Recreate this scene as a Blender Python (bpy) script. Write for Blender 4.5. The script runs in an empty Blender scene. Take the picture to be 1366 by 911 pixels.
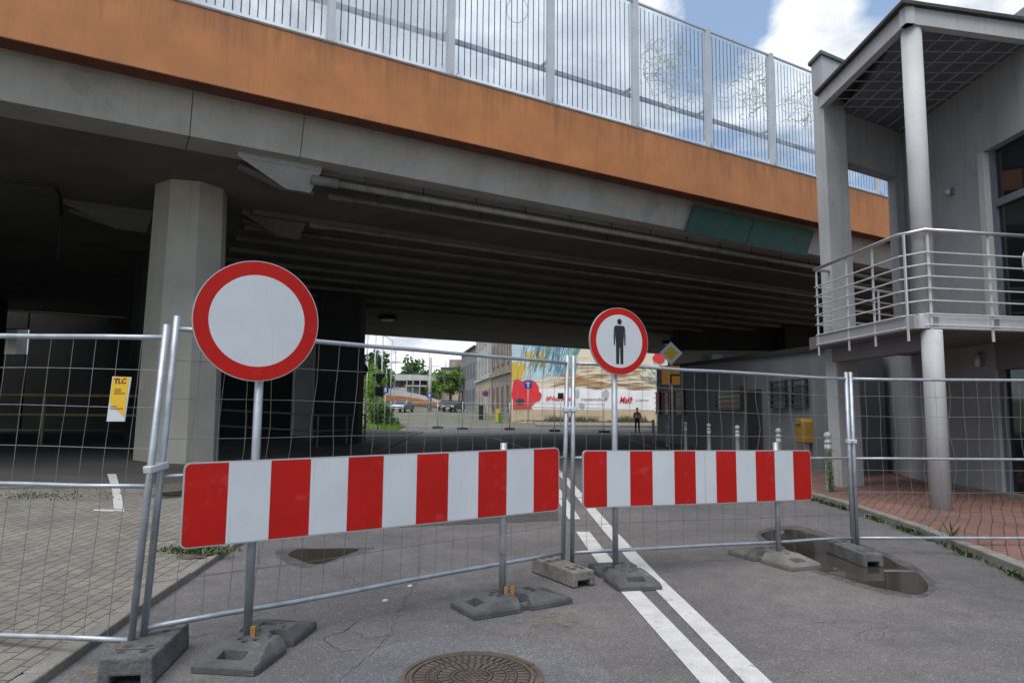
import bpy, bmesh, math, random
from mathutils import Vector, Matrix
random.seed(7)
R = math.radians
V = Vector
sc = bpy.context.scene
COL = sc.collection

# ------------------------------------------------------------------ camera
PITCH, ROLL, H = R(5.8), R(0.5), 1.5
cam = bpy.data.objects.new('camera', bpy.data.cameras.new('camera'))
COL.objects.link(cam)
MC = Matrix.Rotation(math.pi / 2 + PITCH, 3, 'X') @ Matrix.Rotation(ROLL, 3, 'Z')
cam.matrix_world = Matrix.Translation((0, 0, H)) @ MC.to_4x4()
cam.data.lens = 24; cam.data.sensor_width = 36; cam.data.clip_end = 3000; cam.data.clip_start = .05
sc.camera = cam
# ------------------------------------------------------------------ light
SUN_EL, SUN_AZ = R(62), R(205)      # azimuth clockwise from +Y
world = bpy.data.worlds.new('World'); sc.world = world; world.use_nodes = True
SKY_STRENGTH = .11
sun = bpy.data.objects.new('sun', bpy.data.lights.new('sun', 'SUN')); COL.objects.link(sun)
sun.data.energy = 1.9; sun.data.angle = R(55); sun.data.color = (1, .975, .945)
sd = V((math.sin(SUN_AZ) * math.cos(SUN_EL), math.cos(SUN_AZ) * math.cos(SUN_EL), math.sin(SUN_EL)))
sun.rotation_euler = sd.to_track_quat('Z', 'Y').to_euler(); sun.location = (-10, -10, 30)
sc.view_settings.view_transform = 'Standard'; sc.view_settings.look = 'None'
sc.view_settings.exposure = 0.76; sc.view_settings.gamma = 1; sc.view_settings.use_curve_mapping = False
sc.render.engine = 'CYCLES'
sc.cycles.max_bounces = 8; sc.cycles.transparent_max_bounces = 24

def build_world():
    nt = world.node_tree; N = nt.nodes; L = nt.links; N.clear()
    out = N.new('ShaderNodeOutputWorld'); bg = N.new('ShaderNodeBackground'); bg.inputs[1].default_value = SKY_STRENGTH
    sky = N.new('ShaderNodeTexSky'); sky.sky_type = 'NISHITA'; sky.sun_disc = False
    sky.sun_elevation = SUN_EL; sky.sun_rotation = SUN_AZ; sky.air_density = 1.0; sky.dust_density = .6; sky.ozone_density = 2.0
    tc = N.new('ShaderNodeTexCoord')
    sep = N.new('ShaderNodeSeparateXYZ'); L.new(tc.outputs['Generated'], sep.inputs[0])
    def math_(op, a, b=None, clamp=False):
        m = N.new('ShaderNodeMath'); m.operation = op; m.use_clamp = clamp
        for i, q in enumerate((a, b)):
            if q is None: continue
            if isinstance(q, (int, float)): m.inputs[i].default_value = q
            else: L.new(q, m.inputs[i])
        return m.outputs[0]
    zz = math_('ADD', math_('MAXIMUM', sep.outputs[2], 0.0), .22)
    cx = math_('DIVIDE', sep.outputs[0], zz); cy = math_('DIVIDE', sep.outputs[1], zz)
    cmb = N.new('ShaderNodeCombineXYZ'); L.new(cx, cmb.inputs[0]); L.new(cy, cmb.inputs[1]); cmb.inputs[2].default_value = 3.1
    n1 = N.new('ShaderNodeTexNoise'); n1.inputs['Scale'].default_value = 1.9; n1.inputs['Detail'].default_value = 12; n1.inputs['Roughness'].default_value = .56; n1.inputs['Distortion'].default_value = .25
    L.new(cmb.outputs[0], n1.inputs['Vector'])
    # large cloud banks: a bank towards the left of the viaduct and one over the office, and a clear gap between
    def blob(d, sharp, amp):
        dt = N.new('ShaderNodeVectorMath'); dt.operation = 'DOT_PRODUCT'; L.new(tc.outputs['Generated'], dt.inputs[0])
        dt.inputs[1].default_value = V(d).normalized()
        return math_('MULTIPLY', math_('POWER', math_('MAXIMUM', dt.outputs['Value'], 0.0), sharp), amp)
    f = n1.outputs['Fac']
    for b in CLOUD_BLOBS: f = math_('ADD', f, blob(*b))
    ramp = N.new('ShaderNodeValToRGB'); L.new(f, ramp.inputs[0])
    ramp.color_ramp.elements[0].position = .50; ramp.color_ramp.elements[0].color = (0, 0, 0, 1)
    ramp.color_ramp.elements[1].position = .60; ramp.color_ramp.elements[1].color = (1, 1, 1, 1)
    n2 = N.new('ShaderNodeTexNoise'); n2.inputs['Scale'].default_value = 3.2; n2.inputs['Detail'].default_value = 8
    L.new(cmb.outputs[0], n2.inputs['Vector']); n2.inputs['Roughness'].default_value = .6
    r2 = N.new('ShaderNodeValToRGB'); L.new(n2.outputs['Fac'], r2.inputs[0])
    r2.color_ramp.elements[0].position = .36; r2.color_ramp.elements[0].color = (3.7, 3.95, 4.4, 1)
    r2.color_ramp.elements[1].position = .66; r2.color_ramp.elements[1].color = (7.9, 7.95, 8.0, 1)
    mx = N.new('ShaderNodeMix'); mx.data_type = 'RGBA'
    L.new(ramp.outputs[0], mx.inputs[0]); hz = N.new('ShaderNodeMix'); hz.data_type = 'RGBA'; hz.inputs[0].default_value = .5; L.new(sky.outputs[0], hz.inputs[6]); hz.inputs[7].default_value = (2.3, 3.1, 4.3, 1); L.new(hz.outputs[2], mx.inputs[6]); L.new(r2.outputs[0], mx.inputs[7])
    L.new(mx.outputs[2], bg.inputs[0]); L.new(bg.outputs[0], out.inputs[0])

# ------------------------------------------------------------------ measuring helpers
F_, CX, CY = 24 / 36 * 1366, 683, 455.5
def ray(x, y): return MC @ V(((x - CX) / F_, -(y - CY) / F_, -1))
def PZ(x, y, z=0):
    d = ray(x, y); return V((0, 0, H)) + d * ((z - H) / d.z)
def PY(x, y, Y):
    d = ray(x, y); return V((0, 0, H)) + d * (Y / d.y)
def PL(x, y, a, b):
    d = ray(x, y); a = V(a[:2]); b = V(b[:2]); n = V((-(b - a).y, (b - a).x))
    return V((0, 0, H)) + d * (n.dot(a) / (n.x * d.x + n.y * d.y))
# direction (x,y px) , sharpness, amount
CLOUD_BLOBS = [(ray(620, -20), 20, .40), (ray(1100, 20), 260, .22), (ray(1290, 15), 300, .20), (ray(970, 15), 220, -.30), (ray(880, 90), 120, -.05), (ray(1185, 5), 700, -.26),
               (ray(560, 450), 60, .22), (ray(1040, 90), 300, .10), ((-.6, -.6, .6), 2, .08)]
build_world()

# ------------------------------------------------------------------ materials
MATS = {}
def pmat(name, col, rough=.7, var=.18, scale=4.0, bump=0.0, bscale=60.0, metal=0.0, spec=.4, streak=0.0, streak_col=(.04, .04, .035), spots=0.0, spot_col=(.1, .1, .1), spot_scale=3.0, fine=0.0, drip=None, scratch=0.0, scratch_col=(.3, .3, .3)):
    if name in MATS: return MATS[name]
    m = bpy.data.materials.new(name); m.use_nodes = True; MATS[name] = m
    nt = m.node_tree; N = nt.nodes; L = nt.links
    p = N['Principled BSDF']; p.inputs['Roughness'].default_value = rough; p.inputs['Metallic'].default_value = metal
    p.inputs['Specular IOR Level'].default_value = spec
    tc = N.new('ShaderNodeTexCoord').outputs['Object']
    def noise(s, det=6, vec=None, ro=.55):
        n = N.new('ShaderNodeTexNoise'); n.inputs['Scale'].default_value = s; n.inputs['Detail'].default_value = det; n.inputs['Roughness'].default_value = ro
        L.new(vec or tc, n.inputs['Vector']); return n.outputs['Fac']
    def ramp(f, a, b, ca=(0, 0, 0, 1), cb=(1, 1, 1, 1)):
        r = N.new('ShaderNodeValToRGB'); L.new(f, r.inputs[0]); e = r.color_ramp.elements
        e[0].position = a; e[1].position = b; e[0].color = ca; e[1].color = cb; return r.outputs[0]
    def mix(f, a, b):
        x = N.new('ShaderNodeMix'); x.data_type = 'RGBA'; L.new(f, x.inputs[0])
        for i, q in ((6, a), (7, b)):
            if isinstance(q, tuple): x.inputs[i].default_value = (*q[:3], 1)
            else: L.new(q, x.inputs[i])
        return x.outputs[2]
    lo = tuple(c * (1 - var) for c in col); hi = tuple(min(1, c * (1 + var)) for c in col)
    c = ramp(noise(scale), .3, .7, (*lo, 1), (*hi, 1))
    if fine:
        f2 = ramp(noise(bscale, 3), .35, .68)
        c2 = N.new('ShaderNodeMix'); c2.data_type = 'RGBA'; c2.blend_type = 'MULTIPLY'; c2.inputs[0].default_value = fine
        L.new(c, c2.inputs[6]); L.new(f2, c2.inputs[7]); c = c2.outputs[2]
    if streak:
        mp = N.new('ShaderNodeMapping'); L.new(tc, mp.inputs[0]); mp.inputs['Scale'].default_value = (3.5, 3.5, .16)
        s = ramp(noise(1.6, 9, mp.outputs[0], .65), .52, .82)
        sc_ = N.new('ShaderNodeMath'); sc_.operation = 'MULTIPLY'; sc_.inputs[1].default_value = streak; L.new(s, sc_.inputs[0])
        c = mix(sc_.outputs[0], c, streak_col)
    if drip:
        sx = N.new('ShaderNodeSeparateXYZ'); L.new(tc, sx.inputs[0])
        mr = N.new('ShaderNodeMapRange'); mr.inputs[1].default_value = drip[0]; mr.inputs[2].default_value = drip[1]; L.new(sx.outputs[2], mr.inputs[0])
        mp = N.new('ShaderNodeMapping'); L.new(tc, mp.inputs[0]); mp.inputs['Scale'].default_value = (5, 5, .25)
        dn = noise(1.1, 8, mp.outputs[0], .7)
        a_ = N.new('ShaderNodeMath'); a_.operation = 'MULTIPLY_ADD'; a_.inputs[1].default_value = .31; L.new(mr.outputs[0], a_.inputs[0]); L.new(dn, a_.inputs[2])
        s = ramp(a_.outputs[0], .66, 1.0); m2 = N.new('ShaderNodeMath'); m2.operation = 'MULTIPLY'; m2.inputs[1].default_value = .6; L.new(s, m2.inputs[0])
        c = mix(m2.outputs[0], c, drip[2])
    if scratch:
        for rot, sc3 in (((.3, .9, .2), (70, 70, 2.2)), ((.2, -.7, .6), (2.0, 60, 60)), ((0, .1, 0), (1.5, 1.5, .5))):
            mp = N.new('ShaderNodeMapping'); L.new(tc, mp.inputs[0]); mp.inputs['Rotation'].default_value = rot; mp.inputs['Scale'].default_value = sc3
            s = ramp(noise(1.0, 7, mp.outputs[0], .6), .60, .70)
            m2 = N.new('ShaderNodeMath'); m2.operation = 'MULTIPLY'; m2.inputs[1].default_value = scratch; L.new(s, m2.inputs[0]); c = mix(m2.outputs[0], c, scratch_col)
    if spots:
        s = ramp(noise(spot_scale, 10, None, .68), .58, .66)
        sc_ = N.new('ShaderNodeMath'); sc_.operation = 'MULTIPLY'; sc_.inputs[1].default_value = spots; L.new(s, sc_.inputs[0])
        c = mix(sc_.outputs[0], c, spot_col)
    L.new(c, p.inputs['Base Color'])
    if bump:
        b = N.new('ShaderNodeBump'); b.inputs['Strength'].default_value = bump; b.inputs['Distance'].default_value = .01
        L.new(noise(bscale, 5), b.inputs['Height']); L.new(b.outputs[0], p.inputs['Normal'])
    return m

def asphalt(name, lo, hi, crack=.6):
    m = bpy.data.materials.new(name); m.use_nodes = True; MATS[name] = m
    nt = m.node_tree; N = nt.nodes; L = nt.links; p = N['Principled BSDF']; p.inputs['Roughness'].default_value = .85
    p.inputs['Specular IOR Level'].default_value = .35
    tc = N.new('ShaderNodeTexCoord').outputs['Object']
    def noise(s, det=4, vec=None, ro=.55):
        n = N.new('ShaderNodeTexNoise'); n.inputs['Scale'].default_value = s; n.inputs['Detail'].default_value = det; n.inputs['Roughness'].default_value = ro
        L.new(vec or tc, n.inputs['Vector']); return n
    def ramp(f, a, b, ca, cb):
        r = N.new('ShaderNodeValToRGB'); L.new(f, r.inputs[0]); e = r.color_ramp.elements
        e[0].position = a; e[1].position = b; e[0].color = (*ca, 1); e[1].color = (*cb, 1); return r.outputs[0]
    def mixm(a, b, fac=1.0, mode='MULTIPLY'):
        x = N.new('ShaderNodeMix'); x.data_type = 'RGBA'; x.blend_type = mode
        if isinstance(fac, float): x.inputs[0].default_value = fac
        else: L.new(fac, x.inputs[0])
        L.new(a, x.inputs[6])
        if isinstance(b, tuple): x.inputs[7].default_value = (*b, 1)
        else: L.new(b, x.inputs[7])
        return x.outputs[2]
    vo = N.new('ShaderNodeTexVoronoi'); vo.inputs['Scale'].default_value = 150; L.new(tc, vo.inputs['Vector'])
    sp = N.new('ShaderNodeSeparateColor'); L.new(vo.outputs['Color'], sp.inputs[0])
    base = ramp(sp.outputs[0], .1, .95, lo, hi)
    g = ramp(sp.outputs[1], .92, .98, (0, 0, 0), (.75, .75, .75))
    base = mixm(base, (hi[0] * 2.1, hi[1] * 2.1, hi[2] * 2.1), g, 'MIX')
    base = mixm(base, ramp(noise(.55, 7, None, .62).outputs['Fac'], .3, .7, (.66, .67, .7), (1.16, 1.14, 1.1)))
    base = mixm(base, ramp(noise(5, 5).outputs['Fac'], .3, .7, (.86, .86, .86), (1.08, 1.07, 1.05)))
    base = mixm(base, ramp(noise(.16, 3, None, .5).outputs['Fac'], .38, .62, (.86, .87, .90), (1.10, 1.05, .99)))
    oil = ramp(noise(1.7, 6, None, .6).outputs['Fac'], .62, .74, (0, 0, 0), (.38, .38, .38))
    base = mixm(base, (.06, .058, .058), oil, 'MIX')
    # sandy dust
    dust = ramp(noise(.9, 8, None, .7).outputs['Fac'], .6, .78, (0, 0, 0), (.45, .45, .45))
    base = mixm(base, (.24, .21, .165), dust, 'MIX')
    # cracks
    wob = noise(1.3, 5)
    ad = N.new('ShaderNodeVectorMath'); ad.operation = 'MULTIPLY_ADD'; ad.inputs[1].default_value = (1.1, 1.1, 0); L.new(wob.outputs['Color'], ad.inputs[0]); L.new(tc, ad.inputs[2])
    for sc_, w, lo_, hi_ in ((.5, .0035, .50, .58), (2.6, .012, .62, .68)):
        v2 = N.new('ShaderNodeTexVoronoi'); v2.feature = 'DISTANCE_TO_EDGE'; v2.inputs['Scale'].default_value = sc_; L.new(ad.outputs[0], v2.inputs['Vector'])
        line = ramp(v2.outputs['Distance'], w * .4, w, (1, 1, 1), (0, 0, 0))
        msk = ramp(noise(.45, 3).outputs['Fac'], lo_, hi_, (0, 0, 0), (crack, crack, crack))
        ln = mixm(line, msk)
        base = mixm(base, (.025, .025, .027), ln, 'MIX')
    L.new(base, p.inputs['Base Color'])
    b = N.new('ShaderNodeBump'); b.inputs['Strength'].default_value = .5; b.inputs['Distance'].default_value = .006
    L.new(vo.outputs['Distance'], b.inputs['Height']); L.new(b.outputs[0], p.inputs['Normal'])
    return m

def pavers(name, c1, c2, mortar, ang, bw=.2, bh=.1, mw=.006):
    m = bpy.data.materials.new(name); m.use_nodes = True; MATS[name] = m
    nt = m.node_tree; N = nt.nodes; L = nt.links; p = N['Principled BSDF']; p.inputs['Roughness'].default_value = .85
    tc = N.new('ShaderNodeTexCoord').outputs['Object']
    mp = N.new('ShaderNodeMapping'); L.new(tc, mp.inputs[0]); mp.inputs['Rotation'].default_value = (0, 0, -ang)
    wob = N.new('ShaderNodeTexNoise'); wob.inputs['Scale'].default_value = .8; L.new(tc, wob.inputs['Vector'])
    ad = N.new('ShaderNodeVectorMath'); ad.operation = 'MULTIPLY_ADD'; ad.inputs[1].default_value = (.12, .12, 0); L.new(wob.outputs['Color'], ad.inputs[0]); L.new(mp.outputs[0], ad.inputs[2])
    br = N.new('ShaderNodeTexBrick'); L.new(ad.outputs[0], br.inputs['Vector']); br.inputs['Scale'].default_value = 1
    br.inputs['Brick Width'].default_value = bw; br.inputs['Row Height'].default_value = bh; br.inputs['Mortar Size'].default_value = mw; br.inputs['Mortar Smooth'].default_value = .3
    br.inputs['Color1'].default_value = (*c1, 1); br.inputs['Color2'].default_value = (*c2, 1); br.inputs['Mortar'].default_value = (*mortar, 1)
    n = N.new('ShaderNodeTexNoise'); n.inputs['Scale'].default_value = .7; n.inputs['Detail'].default_value = 9; n.inputs['Roughness'].default_value = .68; L.new(tc, n.inputs['Vector'])
    r = N.new('ShaderNodeValToRGB'); L.new(n.outputs['Fac'], r.inputs[0]); e = r.color_ramp.elements
    e[0].position = .3; e[1].position = .72; e[0].color = (.6, .6, .6, 1); e[1].color = (1.2, 1.17, 1.1, 1)
    n3 = N.new('ShaderNodeTexNoise'); n3.inputs['Scale'].default_value = 60; n3.inputs['Detail'].default_value = 4; L.new(tc, n3.inputs['Vector'])
    r3 = N.new('ShaderNodeValToRGB'); L.new(n3.outputs['Fac'], r3.inputs[0]); e = r3.color_ramp.elements
    e[0].position = .3; e[1].position = .7; e[0].color = (.75, .75, .75, 1); e[1].color = (1.12, 1.12, 1.12, 1)
    cur = br.outputs['Color']
    for q in (r.outputs[0], r3.outputs[0]):
        x = N.new('ShaderNodeMix'); x.data_type = 'RGBA'; x.blend_type = 'MULTIPLY'; x.inputs[0].default_value = 1
        L.new(cur, x.inputs[6]); L.new(q, x.inputs[7]); cur = x.outputs[2]
    L.new(cur, p.inputs['Base Color'])
    b = N.new('ShaderNodeBump'); b.inputs['Strength'].default_value = .8; b.inputs['Distance'].default_value = .008; b.invert = True
    L.new(br.outputs['Fac'], b.inputs['Height']); L.new(b.outputs[0], p.inputs['Normal'])
    return m

def glass(name, milk, tint=(.82, .88, .95), scale=1.2):
    m = bpy.data.materials.new(name); m.use_nodes = True; MATS[name] = m
    nt = m.node_tree; N = nt.nodes; L = nt.links; p = N['Principled BSDF']; out = N['Material Output']
    p.inputs['Base Color'].default_value = (.72, .76, .8, 1); p.inputs['Roughness'].default_value = .25
    tr = N.new('ShaderNodeBsdfTransparent'); tr.inputs[0].default_value = (*tint, 1)
    tl = N.new('ShaderNodeBsdfTranslucent'); tl.inputs[0].default_value = (.95, .96, .97, 1)
    ad = N.new('ShaderNodeMixShader'); ad.inputs[0].default_value = .82; L.new(p.outputs[0], ad.inputs[1]); L.new(tl.outputs[0], ad.inputs[2])
    mx = N.new('ShaderNodeMixShader')
    tc = N.new('ShaderNodeTexCoord').outputs['Object']
    mp = N.new('ShaderNodeMapping'); L.new(tc, mp.inputs[0]); mp.inputs['Scale'].default_value = (1, 1, .35)
    n = N.new('ShaderNodeTexNoise'); n.inputs['Scale'].default_value = scale; n.inputs['Detail'].default_value = 8; n.inputs['Roughness'].default_value = .7; L.new(mp.outputs[0], n.inputs['Vector'])
    r = N.new('ShaderNodeValToRGB'); L.new(n.outputs['Fac'], r.inputs[0]); e = r.color_ramp.elements
    e[0].position = .42; e[1].position = .72; e[0].color = (milk * .35,) * 3 + (1,); e[1].color = (milk,) * 3 + (1,)
    L.new(r.outputs[0], mx.inputs[0]); L.new(tr.outputs[0], mx.inputs[1]); L.new(ad.outputs[0], mx.inputs[2]); L.new(mx.outputs[0], out.inputs[0])
    return m

M_asph = asphalt('asphalt', (.10, .0975, .101), (.165, .16, .163))
M_asph_dark = asphalt('asphalt_patch', (.108, .11, .118), (.18, .184, .194), .15)
M_park = asphalt('parking_asphalt', (.05, .05, .05), (.1, .098, .095), .4)
M_pavL = pavers('grey_pavers', (.245, .232, .205), (.19, .18, .16), (.105, .097, .08), R(94), .2, .105, .007)
M_pavR = pavers('red_pavers', (.24, .122, .10), (.185, .098, .082), (.065, .05, .042), R(55), .22, .125, .007)
M_kerb = pmat('kerb_concrete', (.24, .225, .2), .9, .25, 3, .4, 80, spots=.5, spot_col=(.1, .1, .08), fine=.4)
M_conc = pmat('concrete', (.40, .385, .35), .85, .12, 1.2, .2, 40, streak=.35, streak_col=(.16, .155, .14), spots=.4, spot_col=(.21, .21, .205), spot_scale=.7)
M_conc_pil = pmat('concrete_pillar', (.38, .358, .305), .85, .12, 1.0, .25, 30, streak=.45, streak_col=(.24, .225, .19), spots=.3, spot_col=(.30, .28, .24), spot_scale=1.2)
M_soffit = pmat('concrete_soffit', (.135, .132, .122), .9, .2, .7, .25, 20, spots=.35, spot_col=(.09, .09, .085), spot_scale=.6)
M_pipe = pmat('dusty_pipe', (.19, .185, .17), .85, .25, 2.5, streak=.4, streak_col=(.09, .09, .085))
M_dark = pmat('shade_dark_concrete', (.024, .0235, .023), .92, .3, .6, .3, 10, streak=.5, streak_col=(.015, .015, .015))  # base colour set near black to carry the deep shade under the viaduct
M_orange = pmat('orange_paint', (.42, .165, .055), .62, .14, 1.3, .15, 12, streak=.5, streak_col=(.27, .10, .035), spots=.3, spot_col=(.33, .125, .045), spot_scale=1.4, drip=(7.9, 9.07, (.10, .055, .03)))
M_rust = pmat('red_brown_drip_edge', (.15, .05, .028), .8, .3, 3)
M_galv = pmat('galvanised_steel', (.36, .39, .42), .42, .2, 9, .08, 60, metal=.55, spots=.4, spot_col=(.22, .23, .24), spot_scale=14)
M_pole = pmat('weathered_pole_steel', (.36, .385, .41), .45, .2, 6, .1, 50, metal=.5, streak=.5, streak_col=(.16, .085, .04), spots=.45, spot_col=(.24, .16, .11), spot_scale=9)
M_wire = pmat('galvanised_wire', (.19, .195, .2), .5, .2, 9, metal=.4)
M_post = pmat('barrier_post_steel', (.5, .51, .52), .45, .1, 2, metal=.3)
M_darkbar = pmat('dark_bird_stripe', (.025, .027, .03), .6, .1)
M_frame = pmat('pale_frame', (.62, .63, .64), .5, .1)
M_glassA = glass('milky_panel', .85, (.9, .93, .96), 2.0)
M_glassB = glass('clear_panel', .42, (.9, .94, .98), 1.0)
M_red = pmat('sign_red', (.40, .009, .005), .5, .12, 2, scratch=.4, scratch_col=(.30, .03, .025), spec=.2, spots=.22, spot_col=(.5, .1, .08), spot_scale=9)
M_white = pmat('sign_white', (.50, .53, .545), .45, .06, 2.5, scratch=.5, scratch_col=(.40, .42, .43), spots=.35, spot_col=(.5, .52, .53), spot_scale=4)
M_black = pmat('sign_black', (.012, .012, .013), .5, .1)
M_edge = pmat('sign_edge_grey', (.42, .43, .44), .5, .1, metal=.4)
M_rubber = pmat('grey_rubber', (.095, .096, .097), .85, .25, 6, .5, 90, spots=.6, spot_col=(.17, .165, .15), spot_scale=3, fine=.35)
M_rubber2 = pmat('dusty_rubber', (.17, .16, .148), .88, .25, 6, .5, 90, spots=.6, spot_col=(.23, .22, .195), spot_scale=3, fine=.35)
M_block = pmat('concrete_foot', (.2, .19, .165), .9, .25, 8, .5, 60, spots=.6, spot_col=(.1, .098, .09), spot_scale=5, fine=.4)
M_block_d = pmat('dark_foot', (.115, .115, .115), .9, .3, 8, .5, 60, spots=.6, spot_col=(.19, .185, .17), spot_scale=5, fine=.4)
M_line = pmat('road_paint', (.56, .55, .53), .8, .12, 5, .3, 120, spots=.85, spot_col=(.22, .215, .21), spot_scale=7, fine=.25)
M_water = pmat('puddle_water', (.045, .039, .03), .03, .2, 1.5, spec=.6)
M_wet = pmat('wet_asphalt', (.10, .096, .088), .45, .3, 6, .3, 90)
M_iron = pmat('cast_iron', (.105, .085, .07), .62, .25, 6, .3, 60, metal=.25, spots=.5, spot_col=(.19, .16, .125), spot_scale=4)
M_iron_gap = pmat('iron_grime', (.05, .042, .036), .9, .3, 9)
M_build = pmat('grey_render', (.325, .335, .35), .85, .1, .8, .12, 50, streak=.35, streak_col=(.14, .145, .15), spots=.6, spot_col=(.21, .215, .22), spot_scale=.9, fine=.2, drip=(5.2, 9.0, (.15, .155, .16)))
M_build_l = pmat('pale_render', (.43, .44, .445), .85, .12, 1.2, .25, 30, streak=.5, streak_col=(.24, .24, .235), spots=.35, spot_col=(.3, .3, .29), spot_scale=5)
M_build_g = pmat('lower_wall_render', (.29, .295, .30), .85, .12, 1.0, .12, 50, streak=.45, streak_col=(.17, .175, .15))
M_build_m = pmat('mauve_render', (.17, .155, .16), .85, .1, 1.0, .12, 50)
M_roof = pmat('roof_felt', (.05, .05, .052), .8, .2)
M_ceil = pmat('ceiling_tile', (.12, .13, .145), .8, .15, 2)
M_ceilbar = pmat('ceiling_batten', (.34, .35, .36), .6, .1)
M_steel = pmat('brushed_steel', (.55, .56, .57), .3, .08, 6, metal=.75)
M_railw = pmat('pale_rail_paint', (.56, .57, .58), .45, .08, 6, metal=.2)
M_dglass = pmat('dark_glass', (.012, .014, .018), .04, .1, spec=.7)
M_alu = pmat('grey_blue_frame', (.12, .14, .17), .45, .1)
M_green = pmat('green_cover_sheet', (.028, .095, .07), .6, .2, 2, streak=.4, streak_col=(.05, .09, .07))
M_yellow = pmat('yellow_plastic', (.62, .38, .02), .5, .08)
M_amber = pmat('amber_sign', (.55, .24, .02), .5, .1)
M_mail = pmat('mailbox_yellow', (.26, .15, .018), .55, .15)
M_leaf = pmat('leaf_green', (.085, .19, .03), .6, .5, 1.2)
M_leaf_d = pmat('leaf_dark', (.035, .085, .022), .65, .5, 1.0)
M_leaf_y = pmat('leaf_lime', (.17, .30, .04), .6, .45, 1.0)
def leafy(m):
    nt = m.node_tree; N = nt.nodes; L = nt.links; p = N['Principled BSDF']; src = p.inputs['Base Color'].links[0].from_socket
    tl = N.new('ShaderNodeBsdfTranslucent'); L.new(src, tl.inputs[0]); mx = N.new('ShaderNodeMixShader'); mx.inputs[0].default_value = .4
    L.new(p.outputs[0], mx.inputs[1]); L.new(tl.outputs[0], mx.inputs[2]); L.new(mx.outputs[0], N['Material Output'].inputs[0])
for m_ in (M_leaf, M_leaf_d, M_leaf_y): leafy(m_)
M_weed = pmat('weed_olive', (.075, .115, .034), .8, .4, 9)
M_weed_d = pmat('weed_dull', (.05, .075, .025), .8, .4, 9)
M_bark = pmat('bark', (.09, .07, .05), .9, .3, 10, .6, 30)
M_dry = pmat('dry_stalks', (.14, .11, .06), .9, .4, 6)
M_soil = pmat('soil', (.10, .08, .058), .95, .4, 5, .6, 40)
M_cobble = pavers('cobbles', (.22, .21, .18), (.15, .15, .12), (.08, .10, .04), R(10), .3, .22, .03)
M_ground = pmat('verge', (.15, .15, .09), .95, .4, .4, .4, 6)
M_creamwall = pmat('cream_wall', (.72, .65, .50), .85, .06, .5)
M_stone = pmat('old_plaster', (.26, .22, .175), .9, .35, 1.2, .5, 8, streak=.7, streak_col=(.10, .085, .07), spots=.5, spot_col=(.34, .31, .26), spot_scale=1.0)
M_grey2 = pmat('pale_grey_plaster', (.42, .42, .40), .9, .15, 1, streak=.4, streak_col=(.28, .27, .25))
M_cream2 = pmat('tan_plaster', (.42, .36, .27), .9, .15, 1)
M_grey3 = pmat('slate_plaster', (.20, .20, .22), .9, .15, 1)
M_pinkb = pmat('salmon_plaster', (.46, .36, .30), .9, .1, 1)
M_window = pmat('dark_window', (.04, .043, .05), .12, .2, spec=.5)
M_farconc = pmat('far_concrete', (.42, .42, .39), .9, .15, .5)
M_skin = pmat('skin', (.30, .17, .115), .6, .05)
M_cloth = pmat('dark_cloth', (.02, .021, .025), .9, .2)
M_vest = pmat('orange_vest', (.9, .13, .03), .7, .1)
M_blue = pmat('sign_blue', (.012, .05, .30), .45, .1)
M_binblack = pmat('black_plastic', (.02, .021, .022), .5, .2)
M_bingreen = pmat('green_plastic', (.05, .26, .03), .5, .1)

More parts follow.
